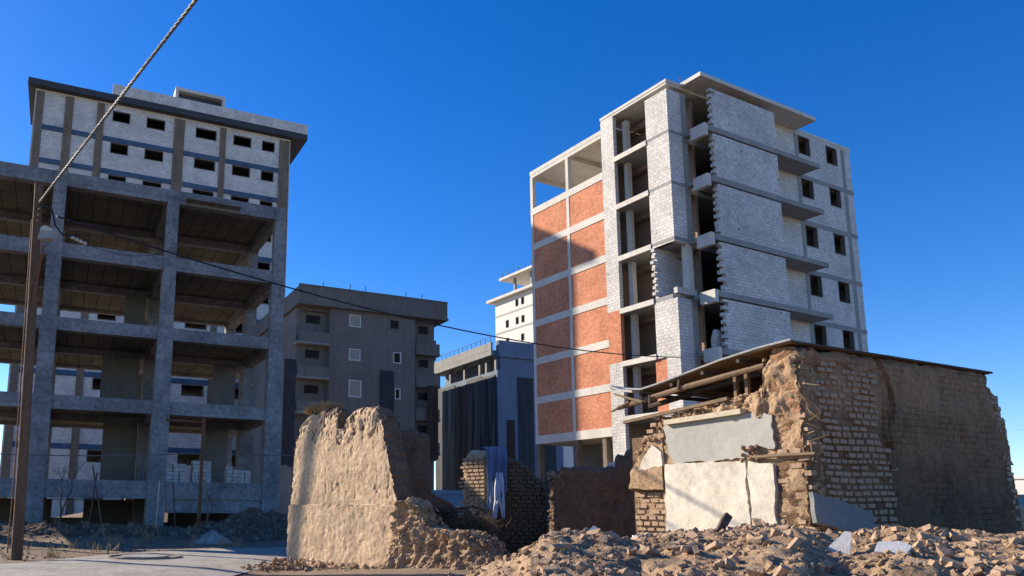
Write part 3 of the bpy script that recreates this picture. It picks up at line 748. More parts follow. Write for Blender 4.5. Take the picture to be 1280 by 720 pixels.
# eroded lower remnant of the same wall running on towards the right
def lsurf(u, z):
    y = -.14 * max(0, 1.7 - z) - .18 * max(0, .6 - z)
    y += .16 * fr((u * 2.2, 3, z * 2.2), 1.2, 5) + .16 * max(0, fr((u * 5, 7, z * 5), 1.0, 3) - .2) - .05 * fr((u * 10, 1, z * 10), 1, 3)
    return y
mb = MB()
ruin(mb, [(0, 4.12), (1.7, 4.2)], [(0, 7.3), (.5, 7.2), (.9, 6.9), (1.7, 6.6)], [(0, 1.6), (.1, 1.72), (.24, 1.56), (.36, 1.14), (.46, 1.05), (.57, 1.03), (.71, 1.06), (.8, 1.0), (.89, .86), (.96, .6), (1, .4)], .5, 200, 110, .05, 15.0, -.2, .13, lsurf)
rg = random.Random(77)
for i in range(420):
    u = rg.uniform(4.2, 7.1); t_ = interp([(4.15, 1.6), (4.45, 1.72), (4.9, 1.54), (5.25, 1.12), (5.6, 1.05), (6.4, 1.06), (6.9, .84), (7.2, .45)], u)
    mb.chunk((u, rg.uniform(-.08, .55), t_ - .03), rg.uniform(.02, .085), rg)
lo = mb.build('mud_lump', 'mud', None, True, fix=True); lo.location = (-2.40, 20.4, 0); lo.rotation_euler = (0, 0, R(-50.6))
tag(lo, 'low eroded pitted remnant of mud wall at the right foot of the tall mud wall', 'wall')
# dry grass tuft on the wall
def tuft(name, n, rx, ry, h, seed, mat, thick=.006, spread=.5):
    rg = random.Random(seed); mb = MB()
    for i in range(n):
        a = rg.uniform(0, 6.28); r_ = math.sqrt(rg.random())
        p = Vector((rx * r_ * math.cos(a), ry * r_ * math.sin(a), -.02))
        d = Vector((rg.gauss(0, spread), rg.gauss(0, spread), 1)).normalized(); l = h * rg.uniform(.5, 1.1) * (1.1 - .5 * r_)
        b = Vector((rg.gauss(0, .35), rg.gauss(0, .35), -.25)) * l
        mb.tube([p, p + d * l * .55, p + d * l + b * .5], [thick, thick * .8, thick * .3], 3, False)
    return mb.build(name, mat, None, False, fix=False)
g = tuft('dry_grass_tuft', 1500, .62, .25, .45, 4, 'drygrass', .008, .6); g.location = (-1.64, 19.9, 3.95); g.rotation_euler = (0, 0, R(-50.6))
tag(g, 'tuft of straw-coloured dry grass growing on top of the tall mud wall', 'plant')

# ================================================================== MUD BRICK HOUSE (right)
H = thing('ruined_house', 'half-demolished mud-brick house with white plaster patches and broken timber roof', 'house', (6.64, 12, 0), 26)
def rsurf(u, z):
    y = .05 * max(0, fr((u * 1.3, 3, z * 1.3), 1.0) - .1) + .012 * fr((u * 6, 5, z * 6), 1, 4)
    y += .08 * max(0, .12 - abs(fr((u * .9, 6, z * .7), 1.2, 3))) * (1 if u > 2.3 else 0)
    if .38 < u < 2.2 and z < 3.92 - .06 * math.sin(u * 5): y += .03
    if abs(u - 2.33 + .12 * math.sin(z * 5)) < .09 and z > 2.6: y += .14 * max(0, .55 + fr((u * 4, 1, z * 3), 1.0))
    return y
mb = MB()
ruin(mb, [(0, .0), (4.3, .0)], [(0, 6.5), (.9, 6.35), (1.3, 6.12), (1.65, 6.18), (2.36, 6.05), (2.8, 6.08), (3.26, 5.98), (3.67, 5.85), (3.95, 5.55), (4.1, 5.62), (4.3, 5.85)],
     [(0, 4.16), (.3, 4.19), (.6, 4.2), (.93, 4.22), (1, 4.2)], .5, 260, 170, .022, 3.0, -.1, .05, rsurf)
mb.build('right_wall', 'housemud', H, True)
rg = random.Random(21)
mb = MB(); z = .75; k = 0
while z < 3.92:
    h = .074 * rg.uniform(.82, 1.12); u = .42 + .07 * math.sin(z * 7) + (0 if k % 2 else .09)
    if k % 4 == 3: bw = .11
    else: bw = .195
    while u < (1.95 if z > 2.9 else 2.2) + rg.uniform(-.1, .08):
        w = bw * rg.uniform(.85, 1.1)
        if rg.random() > .08 and fr((u * 1.6, 3, z * 1.6), 1) > -.55 and not (z > 3.6 and rg.random() < .15):
            mb.brick((u + w / 2, rg.uniform(.045, .07), z + h / 2 + .012 * math.sin(u * 3 + z)), (w, .12, h), rg, .17)
        u += w + .03
    z += h + .033; k += 1
mb.build('exposed_bricks', 'mudbrick', H)
# toothed right end: brick ends showing
mb = MB(); z = .9; k = 0
while z < 3.75:
    e = interp([(.9, 6.26), (1.3, 6.03), (1.65, 6.06), (2.36, 5.95), (3.26, 5.86), (3.67, 5.72)], z)
    mb.brick((e + (.05 if k % 2 else -.03) + rg.uniform(-.05, .04), .22, z), (.24, .46, .082), rg, .15); z += .105; k += 1
mb.build('end_bricks', 'mudbrick', H)
# left (lit) face: body of the wall, x = 0 plane, going back along y
mb = MB()
for nm, a, b, tp in (('a', .02, 2.95, [(0, 4.12), (.10, 4.10), (.2, 3.98), (.225, 3.62), (.3, 3.5), (.45, 3.46), (.65, 3.40), (.85, 3.33), (1, 3.15)]),):
    ruin(mb, [(0, a), (5, a)], [(0, 2.95), (4, 2.95)], tp, .45, 150, 150, .04, 8.0, 0, .07, lambda u, z: (.10 * fr((u * 3.2, 4, z * 2.6), 1, 5) - .02) if z > 3.05 else 0)
lwall = mb.build('left_wall', 'mud', H, True)
lwall.rotation_euler = (0, 0, R(90)); lwall.location = (0, 0, 0); lwall.scale = (1, -1, 1)   # local x runs back along the house, thickness inwards
mb = MB(); ruin(mb, [(0, 0), (4, 0)], [(0, .86), (1.9, .84), (1.92, .92), (2.3, .88), (2.7, .62), (3.0, .42), (3.3, .2)], [(0, 3.3), (.25, 3.25), (.5, 3.05), (.75, 2.75), (1, 2.35)], .42, 40, 70, .04, 12.0, 0, .07,
     lambda u, z: .10 if z < 1.9 else -.03)
st = mb.build('left_wall_end', 'mud', H, True); st.rotation_euler = (0, 0, R(90)); st.scale = (1, -1, 1); st.location = (0.0, 2.9, 0)
def lit_bricks(name, zones, seed, mat='mudbrick'):
    rg = random.Random(seed); mb = MB()
    for v0f, v1f, z0, z1, px in zones:
        z = z0; k = 0
        while z < z1:
            h = .075 * rg.uniform(.8, 1.15); v0, v1 = v0f(z), v1f(z); v = v0 + (0 if k % 2 else .1) - .03
            while v < v1 - .03:
                w = min(.2 * rg.uniform(.75, 1.1), v1 - v)
                if rg.random() > .14:
                    c = Vector((px + rg.uniform(-.025, .03), v + w / 2, z + h / 2)); q = MB().brick((0, 0, 0), (w, .14, h), rg, .16)
                    mb.add([Vector((-p[1], p[0], p[2])) + c for p in q.v], q.f)
                v += w + .028
            z += h + .036; k += 1
    return mb.build(name, mat, H)
lit_bricks('corner_bricks', [(lambda z: -.05 + (.03 if int(z * 9) % 2 else 0), lambda z: .5, .9, 3.15, .055)], 31)
lit_bricks('end_bricks', [(lambda z: 2.88, lambda z: 3.76, 1.0, 1.86, .115)], 33)
lit_bricks('broken_bricks', [(lambda z: 2.86, lambda z: interp([(2.5, 3.55), (2.8, 3.45), (3.1, 3.2), (3.3, 2.95)], z), 2.55, 3.25, .03)], 34)
# lumpy mud and straw at the corner top
mb = MB(); rg = random.Random(35)
for i in range(150):
    v = rg.uniform(-.08, .75); z = rg.uniform(3.1, 4.05)
    if v > .6 and 3.62 < z < 3.8: continue
    mb.chunk((rg.uniform(.0, .05), v, z), rg.uniform(.02, .065), rg)
for i in range(420):
    v = rg.uniform(.55, 2.95); mb.chunk((rg.uniform(-.06, .3), v, interp([(.55, 3.42), (1.6, 3.34), (2.5, 3.24), (2.95, 3.1)], v) + rg.uniform(-.12, .1)), rg.uniform(.025, .085), rg)
for i in range(140):
    v = rg.uniform(2.9, 3.75); mb.chunk((rg.uniform(-.06, .3), v, interp([(2.9, 3.2), (3.3, 3.0), (3.6, 2.6), (3.8, 2.2)], v) + rg.uniform(-.35, .05)), rg.uniform(.03, .09), rg)
mb.build('crumbling_mud', 'mud', H)
mb = MB()
for i in range(26):
    z = rg.uniform(2.3, 3.8); v = rg.uniform(-.12, .05); p = Vector((rg.uniform(-.05, .05), v, z))
    d = Vector((rg.uniform(-.2, .35), rg.uniform(-.9, .2), rg.uniform(-.9, .6))).normalized() * rg.uniform(.12, .32)
    mb.tube([p, p + d], [.012, .006], 4)
mb.build('reed_ends', 'wood', H)
# plaster
def slabpoly(poly, x0, x1): return MB().prism(poly, 'y', x0, x1)
def wob(poly, n, amp, seed):
    out = []
    for i, (a, b) in enumerate(zip(poly, poly[1:] + poly[:1])):
        for k in range(n):
            t_ = k / n; q = (lerp(a[0], b[0], t_), lerp(a[1], b[1], t_))
            j = amp if k else amp * .3
            out.append((q[0] + j * fr((q[0] * 4 + seed, q[1] * 4, 0), 1.0), q[1] + j * fr((q[0] * 4, q[1] * 4 + seed, 5), 1.0)))
    return out
slabpoly(wob([(.5, 2.52), (.5, 3.08), (.62, 3.14), (1.6, 3.15), (2.72, 3.18), (2.82, 3.1), (2.72, 2.6), (2.62, 2.385), (1.5, 2.385), (1.02, 2.4), (.98, 2.52), (.8, 2.58), (.7, 2.55)], 12, .05, 1), -.055, .06).build('grey_plaster', 'greyplaster', H)
slabpoly(wob([(1.05, .6), (1.03, 1.6), (1.07, 2.0), (1.03, 2.36), (2.0, 2.375), (2.83, 2.375), (2.86, 1.6), (2.86, .6)], 14, .04, 2), -.075, .05).build('white_plaster', 'gypsum', H)
slabpoly(wob([(.53, .6), (.56, 1.4), (.53, 2.27), (.75, 2.3), (1.0, 2.36), (1.03, 2.0), (.99, 1.6), (1.005, .6)], 12, .035, 3), -.065, .05).build('white_plaster', 'gypsum', H)
slabpoly(wob([(2.88, 2.35), (2.9, 2.62), (3.1, 2.75), (3.35, 2.55), (3.52, 2.22), (3.35, 2.15), (3.1, 2.3)], 3, .02, 4), -.085, -.02).build('plaster_flap', 'gypsum', H)
slabpoly(wob([(2.87, 1.9), (2.88, 2.35), (3.2, 2.3), (3.6, 2.28), (3.78, 1.93)], 4, .03, 5), -.10, .1).build('mud_ledge', 'mud', H)
mb = MB()
q = Matrix.Rotation(R(-1.2), 4, 'X')
mb.box(-.15, .04, .95, 2.66, 3.17, 3.26, q); mb.build('lintel_board', 'ply', H)
MB().tube([(-.07, -.22, 2.40), (-.08, .3, 2.405), (-.06, .95, 2.40)], [.026, .032, .03], 7).build('embedded_beam', 'wood', H)
mb = MB(); rg = random.Random(41)
for i in range(34): mb.chunk((rg.uniform(-.1, .02), rg.uniform(.78, 1.1), rg.uniform(2.36, 2.6)), rg.uniform(.03, .07), rg)
mb.build('mud_patch', 'mud', H)
# roof
prof = [(.0, 4.225), (.6, 4.20), (1.4, 4.12), (2.2, 4.0), (2.9, 3.90), (3.3, 3.86), (3.8, 3.94)]
def roofplate(x0, x1, dz0, dz1, seed, pr=prof):
    mb = MB(); nx = 44
    for dz in (dz0, dz1):
        for i in range(nx + 1):
            x = lerp(x0, x1, i / nx)
            for v, z in pr:
                vv = v + (.14 * fr((x * 2, seed, 0), 1) if v == pr[-1][0] else 0)
                zz_ = z + dz + .02 * fr((x * 1.3, v, seed), 1) + (z - 4.2) * -.25 * max(0, x) / 6
                xx = x + (.05 * fr((v * 3, seed, 2), 1) if i == 0 else 0)
                mb.v.append((xx, vv, zz_))
    m_ = len(pr); N = (nx + 1) * m_
    for i in range(nx):
        for j in range(m_ - 1):
            a = i * m_ + j; mb.f.append((a, a + 1, a + m_ + 1, a + m_)); mb.f.append((N + a, N + a + m_, N + a + m_ + 1, N + a + 1))
        a = i * m_; mb.f.append((a, a + m_, N + a + m_, N + a)); a += m_ - 1; mb.f.append((a, N + a, N + a + m_, a + m_))
    for j in range(m_ - 1):
        mb.f.append((j, N + j, N + j + 1, j + 1)); a = nx * m_ + j; mb.f.append((a, a + 1, N + a + 1, N + a))
    return mb
rf = roofplate(-.12, 5.75, -.012, .012, 2).build('roof', 'wood', H)
mb = MB(); mb.tube([(-.13, v, z + .02) for v, z in prof], [.02] * len(prof), 6); mb.build('roof_edge_sheet', 'metal', rf)
mb = MB(); mb.tube([(x, .0, 4.22) for x in (-.1, 2, 4, 5.75)], .02, 6); mb.build('roof_edge_strip', 'darkwood', rf)
MB().tube([(-.12, 3.95, 3.58), (-.1, 3.2, 3.66), (-.08, 2.2, 3.78), (-.05, 1.3, 3.86), (0, .6, 3.93)], [.05, .06, .058, .055, .05], 8).build('roof_beam', 'wood', H)
MB().tube([(.5, 3.7, 3.62), (.5, 2.0, 3.82), (.55, .3, 3.98)], .055, 8).build('roof_beam', 'darkwood', H)
mb = MB(); q = Matrix.Translation((-.05, 2.6, 3.36)) @ Matrix.Rotation(R(-4), 4, 'X'); mb.box(-.06, .02, -1.3, 1.25, -.03, .03, q); mb.build('wall_plate', 'wood', H)
rg = random.Random(51)
for i in range(4):
    v = 1.0 + i * .75; z = interp(prof, v) - .10
    MB().tube([(-.14 - rg.uniform(0, .06), v, z), (3.0, v, z + .02)], .038, 7).build('rafter', 'darkwood', H)
mb = MB()
for a, b in (((-.15, 3.6, 3.66), (-.25, 4.0, 3.5)), ((-.1, 3.5, 3.84), (-.3, 3.95, 3.98)), ((-.2, 3.2, 3.6), (-.2, 3.95, 3.86)), ((-.2, 3.0, 3.72), (-.2, 3.02, 3.52)), ((-.15, 2.3, 3.92), (-.16, 2.33, 3.74))):
    MB().tube([a, b], [.03, .022], 6).build('broken_stick', 'wood', H)
mb = MB(); mb.prism([(3.25, 3.83), (3.6, 3.9), (3.9, 4.02), (3.92, 3.99), (3.6, 3.86), (3.28, 3.79)], 'y', -.4, .3); mb.build('bent_roof_sheet', 'metal', H)
for v in (1.05, 1.28): MB().box(.12, .2, v, v + .06, 3.42, 3.9).build('window_post', 'wood', H)
mb = MB(); mb.box(5.4, 5.7, .55, 3.7, -.1, 4.0); mb.box(.46, 5.4, 3.9, 4.2, -.1, 3.0); mb.build('inner_wall', 'darkmud', H)
HM = Matrix.Translation((6.64, 12, 0)) @ Matrix.Rotation(R(26), 4, 'Z')
# slab leaning at the corner
sl = MB(); sl.prism(wob([(-.66, -.24), (.66, -.22), (.66, .17), (.05, .22), (-.66, .23)], 5, .02, 9), 'x', 0, .07)
o = sl.build('concrete_slab', 'cement'); o.location = HM @ Vector((.16, -.46, 1.46)); o.rotation_euler = (R(-13), R(11), R(23))
tag(o, 'broken grey concrete slab leaning against the corner of the mud-brick house', 'slab')

# ================================================================== BACK WALLS, PIER, TARP
def rwall(name, label, loc, yaw, left, right, top, th, mat, seed, nu=70, nz=50, amp=.03, rough=.05, surf=None):
    mb = MB(); ruin(mb, left, right, top, th, nu, nz, amp, seed, -.2, rough, surf)
    o = mb.build(name, mat, None, True); o.location = loc; o.rotation_euler = (0, 0, R(yaw)); return tag(o, label, 'wall')
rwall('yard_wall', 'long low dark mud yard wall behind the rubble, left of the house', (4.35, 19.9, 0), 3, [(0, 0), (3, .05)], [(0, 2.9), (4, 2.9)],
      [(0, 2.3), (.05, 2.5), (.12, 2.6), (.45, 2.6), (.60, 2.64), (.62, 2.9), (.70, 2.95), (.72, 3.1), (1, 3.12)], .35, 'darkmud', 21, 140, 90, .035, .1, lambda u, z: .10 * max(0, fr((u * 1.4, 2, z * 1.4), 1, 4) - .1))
mb = MB(); rg = random.Random(60)
def brickrows(mb, u0, u1, z0, z1f, y, rg, bw=.22, rh=.08):
    z = z0; k = 0
    while z < z1f(u0) + 1:
        u = u0 + (0 if k % 2 else bw / 2)
        while u < u1:
            w = bw * rg.uniform(.85, 1.05)
            if z < z1f(u) - .03 and rg.random() > .05: mb.brick((u + w / 2, y + rg.uniform(-.02, .02), z), (w, .14, rh), rg, .12)
            u += w + .025
        z += rh + .03; k += 1
    return mb
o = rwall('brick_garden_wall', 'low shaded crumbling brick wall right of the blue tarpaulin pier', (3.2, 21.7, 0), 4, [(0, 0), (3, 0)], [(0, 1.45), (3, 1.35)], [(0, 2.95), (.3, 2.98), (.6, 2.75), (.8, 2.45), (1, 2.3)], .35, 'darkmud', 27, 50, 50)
brickrows(mb, 0.05, 1.35, .5, lambda u: interp([(0, 2.9), (.5, 2.9), (.9, 2.6), (1.4, 2.2)], u), -.03, rg).build('exposed_bricks', 'darkmud', o)
P_ = thing('brick_pier', 'narrow sunlit mud-brick pier with a tarpaulin draped over it', 'pier', (2.86, 21.5, 0), 34)
mb = MB(); ruin(mb, [(0, 0), (3, .03), (3.3, .1)], [(0, .4), (3.3, .36)], [(0, 3.0), (.4, 3.15), (.8, 3.12), (1, 3.0)], 1.0, 16, 60, .05, 31, -.1, .06); mb.build('pier_body', 'mudlight', P_, True)
mb = MB(); rg = random.Random(61); z = .6
while z < 3.0:
    v = .02
    while v < .95:
        w = rg.uniform(.16, .24); q = MB().brick((0, 0, 0), (w, .12, .075), rg, .15)
        mb.add([Vector((-p[1] - .0 + rg.uniform(-.004, .004), p[0] + v + w / 2, p[2] + z)) for p in q.v], q.f); v += w + .03
    z += .11
mb.build('pier_bricks', 'mudbrick', P_)
def tarp():
    mb = MB(); n, mm = 26, 34
    for side in (0, 1):
        for j in range(mm + 1):
            t_ = j / mm
            for i in range(n + 1):
                s_ = i / n
                w = lerp(.62, .46, t_); u = -.05 + s_ * w + .10 * t_ * math.sin(t_ * 3)
                if t_ < .12: y, z = lerp(.30, -.14, t_ / .12), 3.22 - .03 * abs(s_ - .4)
                else: y, z = -.14 - .10 * (t_ - .12), 3.20 - (t_ - .12) * 1.95
                y += .05 * math.sin(s_ * 17 + t_ * 2) * min(1, t_ * 4) + .05 * fr((s_ * 3, t_ * 4, 5), 1); z += .06 * fr((s_ * 4, t_, 3), 1)
                mb.v.append((u + .03 * fr((t_ * 5, s_, 9), 1), y - side * .012, z))
    N = (n + 1) * (mm + 1)
    for j in range(mm):
        for i in range(n):
            a = j * (n + 1) + i; mb.f.append((a, a + 1, a + n + 2, a + n + 1)); mb.f.append((N + a, N + a + n + 1, N + a + n + 2, N + a + 1))
    for i in range(n):
        mb.f.append((i, N + i, N + i + 1, i + 1)); a = mm * (n + 1) + i; mb.f.append((a, a + 1, N + a + 1, N + a))
    for j in range(mm):
        a = j * (n + 1); mb.f.append((a, a + n + 1, N + a + n + 1, N + a)); a += n; mb.f.append((a, N + a, N + a + n + 1, a + n + 1))
    return mb
o = tarp().build('tarpaulin', 'tarp', None, True); o.location = (2.84, 21.45, 0); o.rotation_euler = (0, 0, R(12)); tag(o, 'torn blue tarpaulin hanging down over the brick pier', 'tarpaulin')
mb = MB()
for i in range(7):
    z = 2.55; pts = []
    for k in range(7):
        t_ = k / 6; pts.append((.30 + .09 * math.sin(i * 1.3 + t_ * 2) + .12 * t_ * (i - 3) / 3 - .12 * t_, -.27 - .03 * i * t_ - .1 * t_, 2.5 - 1.25 * t_))
    mb.tube(pts, [.02, .035, .04, .035, .03, .03, .012], 5)
mb.build('torn_strip', 'tarpwhite', o, True)
# low concrete barrier far behind
o = MB().box(0, 3.6, 0, .35, 0, 2.3).box(-.1, 3.7, -.08, .43, 2.302, 2.5).build('concrete_barrier', 'blue_render'); o.location = (.6, 38, -.1); o.rotation_euler = (0, 0, R(6))
tag(o, 'low blue-grey concrete barrier in the gap behind the mud wall', 'wall')
# small white block on the yard wall
mb = MB(); mb.chunk((0, 0, .08), .11, random.Random(4)); mb.brick((0.02, 0, .08), (.16, .16, .2), random.Random(4), .1)
o = mb.build('stone', 'whitechip'); o.location = (5.98, 20.15, 2.58); tag(o, 'pale block sitting on top of the dark yard wall', 'stone')
rg = random.Random(71)
mb = MB()
for i in range(30): mb.chunk((rg.uniform(-.15, .25), rg.uniform(-.1, .15), rg.uniform(-.35, .12)), rg.uniform(.04, .10), rg)
o = mb.build('broken_bricks', 'mudbrick'); o.location = (4.42, 19.95, 2.45); tag(o, 'pile of broken bricks on the left end of the dark yard wall', 'bricks')

# ================================================================== RUBBLE
CREST = [(.4, .35), (1.0, .62), (1.5, .88), (1.75, .98), (2.15, 1.24), (2.9, 1.19), (3.3, 1.10), (3.85, 1.2), (4.4, 1.22), (4.95, 1.33), (5.3, 1.35), (5.8, 1.19), (6.2, 1.2), (6.6, 1.33), (6.8, 1.34), (7.3, 1.24), (8.3, 1.25), (11, 1.2), (13, .8)]
def heap(x, y):
    sx = x * 10 / max(y, 6.5) if y < 10 else x
    c = interp(CREST, sx)
    if y < 10: h = c - .135 * (10 - y) - .004 * (10 - y) ** 2
    else: h = c - (.10 * (y - 10) if x > 3.2 else .62 * (y - 10))
    h = max(h, -.1 if y > 10 else h)
    h += .075 * fr((x * 1.6, y * 1.6, 2), 1.2, 5) + .045 * fr((x * 5, y * 5, 4), 1.0, 4)
    e = min(1, max(0, (13.5 - y) / 1.0), max(0, (x - .2) / .8), max(0, (y - 4.2) / .8), max(0, (13.0 - x) / 1.0))
    return -.2 + (h + .2) * e
rub = grid_sheet(.1, 13.2, 4, 13.6, 330, 240, heap).build('rubble_heap', 'rubble', None, True, fix=False); rub['kind'] = 'stuff'
tag(rub, 'long heap of brown earth and broken mud brick filling the foreground', 'rubble')
rg = random.Random(81); mb = MB(); mg = MB(); md = MB()
for i in range(30000):
    y = rg.uniform(6.6, 11.6) if rg.random() < .85 else rg.uniform(10, 12.8)
    x = rg.uniform(1.1, 12)
    if x * 948 / y > 900: continue
    s_ = .009 + .065 * rg.random() ** 3.6 + (.045 if rg.random() < .018 else 0)
    dens = .5 + fr((x * .9, y * .9, 3), 1.0)
    if rg.random() > dens + .1: continue
    w_ = rg.random(); (mb if w_ < .32 else mg if w_ < .42 else md).chunk((x, y, heap(x, y) + s_ * rg.uniform(-.35, .25)), s_, rg)
o = mb.build('rubble_pieces', 'stone', None, False, fix=False); o['kind'] = 'stuff'; tag(o, 'scattered small broken brick and clods over the foreground heap', 'rubble')
o = md.build('rubble_pieces', 'rubble', None, False, fix=False); o['kind'] = 'stuff'; tag(o, 'dusty earth clods half buried all over the foreground heap', 'rubble')
o = mg.build('rubble_pieces', 'greystone', None, False, fix=False); o['kind'] = 'stuff'; tag(o, 'scattered darker stones over the foreground heap', 'rubble')
mb = MB(); rg = random.Random(83)
for i in range(200):
    y = rg.uniform(6.8, 11.2); x = rg.uniform(.16, .92) * y
    if fr((x * .7, y * .7, 8), 1.0) < -.12: continue
    q = MB().brick((0, 0, 0), (rg.choice((.2, .12, .16)), .1, .065), rg, .2); e = Matrix.Rotation(rg.uniform(0, 6.28), 3, 'Z') @ Matrix.Rotation(rg.gauss(0, .5), 3, 'X') @ Matrix.Rotation(rg.gauss(0, .5), 3, 'Y')
    c = Vector((x, y, heap(x, y) + .025)); mb.add([e @ Vector(p) + c for p in q.v], q.f)
o = mb.build('rubble_bricks', 'mudbrick', None, False, fix=False); o['kind'] = 'stuff'; tag(o, 'whole and broken mud bricks tumbled all over the foreground heap', 'rubble')
# single pieces that stand out
def shard(name, poly, th, mat, loc, rot, label, cat='slab', group=None):
    o = MB().prism(wob(poly, 4, .012, loc[0]), 'x', -th / 2, th / 2).build(name, mat); o.location = loc; o.rotation_euler = tuple(R(a) for a in rot); return tag(o, label, cat, group)
shard('plaster_shard', [(-.16, -.12), (.13, -.14), (.12, .16), (.06, .17)], .035, 'whitechip', (5.28, 9.0, heap(5.28, 9) + .10), (-16, 4, -38), 'triangular white plaster shard standing up in the rubble below the leaning slab')
shard('plaster_shard', [(-.17, -.10), (.1, -.11), (.17, .05), (.06, .10), (-.13, .06)], .04, 'whitechip', (5.42, 8.25, heap(5.42, 8.25) + .07), (-48, 6, -30), 'flat white plaster shard lying near the bottom edge of the rubble')
shard('plaster_shard', [(-.1, -.1), (.08, -.12), (.1, .12), (-.02, .14)], .04, 'whitechip', (2.72, 10.2, heap(2.72, 10.2) + .10), (-25, 25, -30), 'narrow pale shard tilted on the left crest of the rubble')
shard('plaster_shard', [(-.22, -.05), (.2, -.03), (.24, .06), (-.1, .05)], .04, 'whitechip', (3.13, 10.3, heap(3.13, 10.3) + .08), (-45, -8, -15), 'long thin pale shard on the crest, right of the tilted narrow one')
shard('wood_scrap', [(-.05, -.16), (.05, -.16), (.06, .16), (-.04, .16)], .06, 'darkwood', (4.62, 10.5, heap(4.62, 10.5) + .12), (-20, 38, 0), 'dark stub of wood sticking out of the rubble before the white plaster', 'wood')
class FixedRng(random.Random):
    def choice(s, seq): return seq[(0, 3, 6, 9, 12)[int(s.random() * 5)]]
    def uniform(s, a, b): return (a + b) / 2
def block(loc, dims, rot, mat, label, seed, group=None):
    o = MB(); o.chunk((0, 0, 0), 1.0, FixedRng(seed)); o.v = [(p[0] * dims[0] * .62, p[1] * dims[1] * .62, p[2] * dims[2] * .75) for p in o.v]; o = o.build('mud_block', mat); o.location = loc; o.rotation_euler = tuple(R(a) for a in rot); return tag(o, label, 'mud block', group)
block((6.05, 8.35, heap(6.05, 8.35) + .09), (.34, .22, .24), (18, 12, 20), 'mudbrick', 'largest pale brown mud block at the bottom right of the rubble', 1)
block((3.39, 8.7, heap(3.39, 8.7) + .06), (.2, .18, .15), (-14, 10, 35), 'mudbrick', 'squarish light mud block in the rubble near the bottom centre', 2)
block((3.48, 9.3, heap(3.48, 9.3) + .06), (.2, .16, .16), (10, 5, 60), 'darkwood', 'dark charred lump in the rubble under the brick wall end', 3)
block((5.9, 9.3, heap(5.9, 9.3) + .08), (.24, .2, .2), (20, 30, 50), 'mudbrick', 'tilted brown mud block right of the triangular white shard', 4)
block((4.55, 8.9, heap(4.55, 8.9) + .08), (.26, .2, .2), (-10, 24, 10), 'mudbrick', 'brown mud block on the slope below the white plaster wall', 5)
rg = random.Random(91)
for i in range(40):
    y = rg.uniform(7.6, 10.4); x = rg.uniform(.22, .80) * y
    s_ = rg.uniform(.06, .12) if i % 4 == 0 else rg.uniform(.045, .08)
    o = MB().chunk((0, 0, 0), s_, rg).build('mud_clod', 'mud' if i % 2 else 'stone'); o.location = (x, y, heap(x, y) + s_ * .05); tag(o, 'one of the larger brown mud clods lying in the foreground rubble', 'clod', 'larger mud clods in the rubble')
o = MB().box(-.16, .16, -.1, .1, 0, .10).chunk((.05, 0, .1), .13, random.Random(2), .6).chunk((-.1, 0, .08), .1, random.Random(3), .7).build('plastic_sack', 'tarpwhite'); o.location = (3.85, 11.4, heap(3.85, 11.4) - .02)
tag(o, 'crumpled pale plastic sack at the shaded foot of the house end', 'sack')
# berm before the frame building
def berm(x, y):
    c = 33.2 + .12 * (x + 8); h = math.exp(-((y - c) / 1.9) ** 2)
    a = interp([(-22, .5), (-12, .35), (-10.5, .3), (-8.5, .25), (-7.2, .5), (-6, 1.0), (-4.6, .85), (-3, .6), (-1, .4), (2, 0)], x)
    h = a * h * (1 + .5 * fr((x * 1.5, y * 1.5, 0), 1, 4)) + .14 * fr((x * 3, y * 3, 6), 1, 4) * (.3 + h)
    return hplot(x, y) - .05 + h
br_ = grid_sheet(-24, 2, 28.5, 38, 150, 70, berm).build('debris_berm', 'shadedebris', None, False, fix=False); br_['kind'] = 'stuff'; tag(br_, 'low bank of dirt and debris before the concrete frame', 'rubble')
mb = MB(); rg = random.Random(95)
for i in range(3600):
    x, y = rg.uniform(-18, -.5), rg.gauss(31.8, 1.6)
    s_ = .025 + .12 * rg.random() ** 3
    if rg.random() < interp([(-18, .25), (-9, .4), (-6.5, 1), (-3, 1), (-.5, .6)], x): mb.chunk((x, y, berm(x, y) + s_ * .2), s_, rg)
for i in range(1500):
    x, y = rg.uniform(-13, 1), rg.uniform(17, 31)
    ins = any((Vector((x, y)) - A_[k].lerp(B_[k], .5)).length < (A_[k] - B_[k]).length / 2 for k in range(0, 90, 4))
    if not ins: s_ = .02 + .06 * rg.random() ** 3; mb.chunk((x, y, hplot(x, y) + s_ * .2), s_, rg)
o = mb.build('rubble_pieces', 'greystone', None, False, fix=False); o['kind'] = 'stuff'; tag(o, 'grey stones strewn over the dirt bank before the concrete frame', 'rubble')
mb = MB(); rg = random.Random(97)
for i in range(700):
    x, y = rg.uniform(1.2, 6.5), rg.uniform(12.5, 20.5); s_ = .02 + .09 * rg.random() ** 3
    mb.chunk((x, y, hplot(x, y) + s_ * .2), s_, rg)
o = mb.build('rubble_pieces', 'stone', None, False, fix=False); o['kind'] = 'stuff'; tag(o, 'shaded rubble strewn in the hollow before the yard wall', 'rubble')
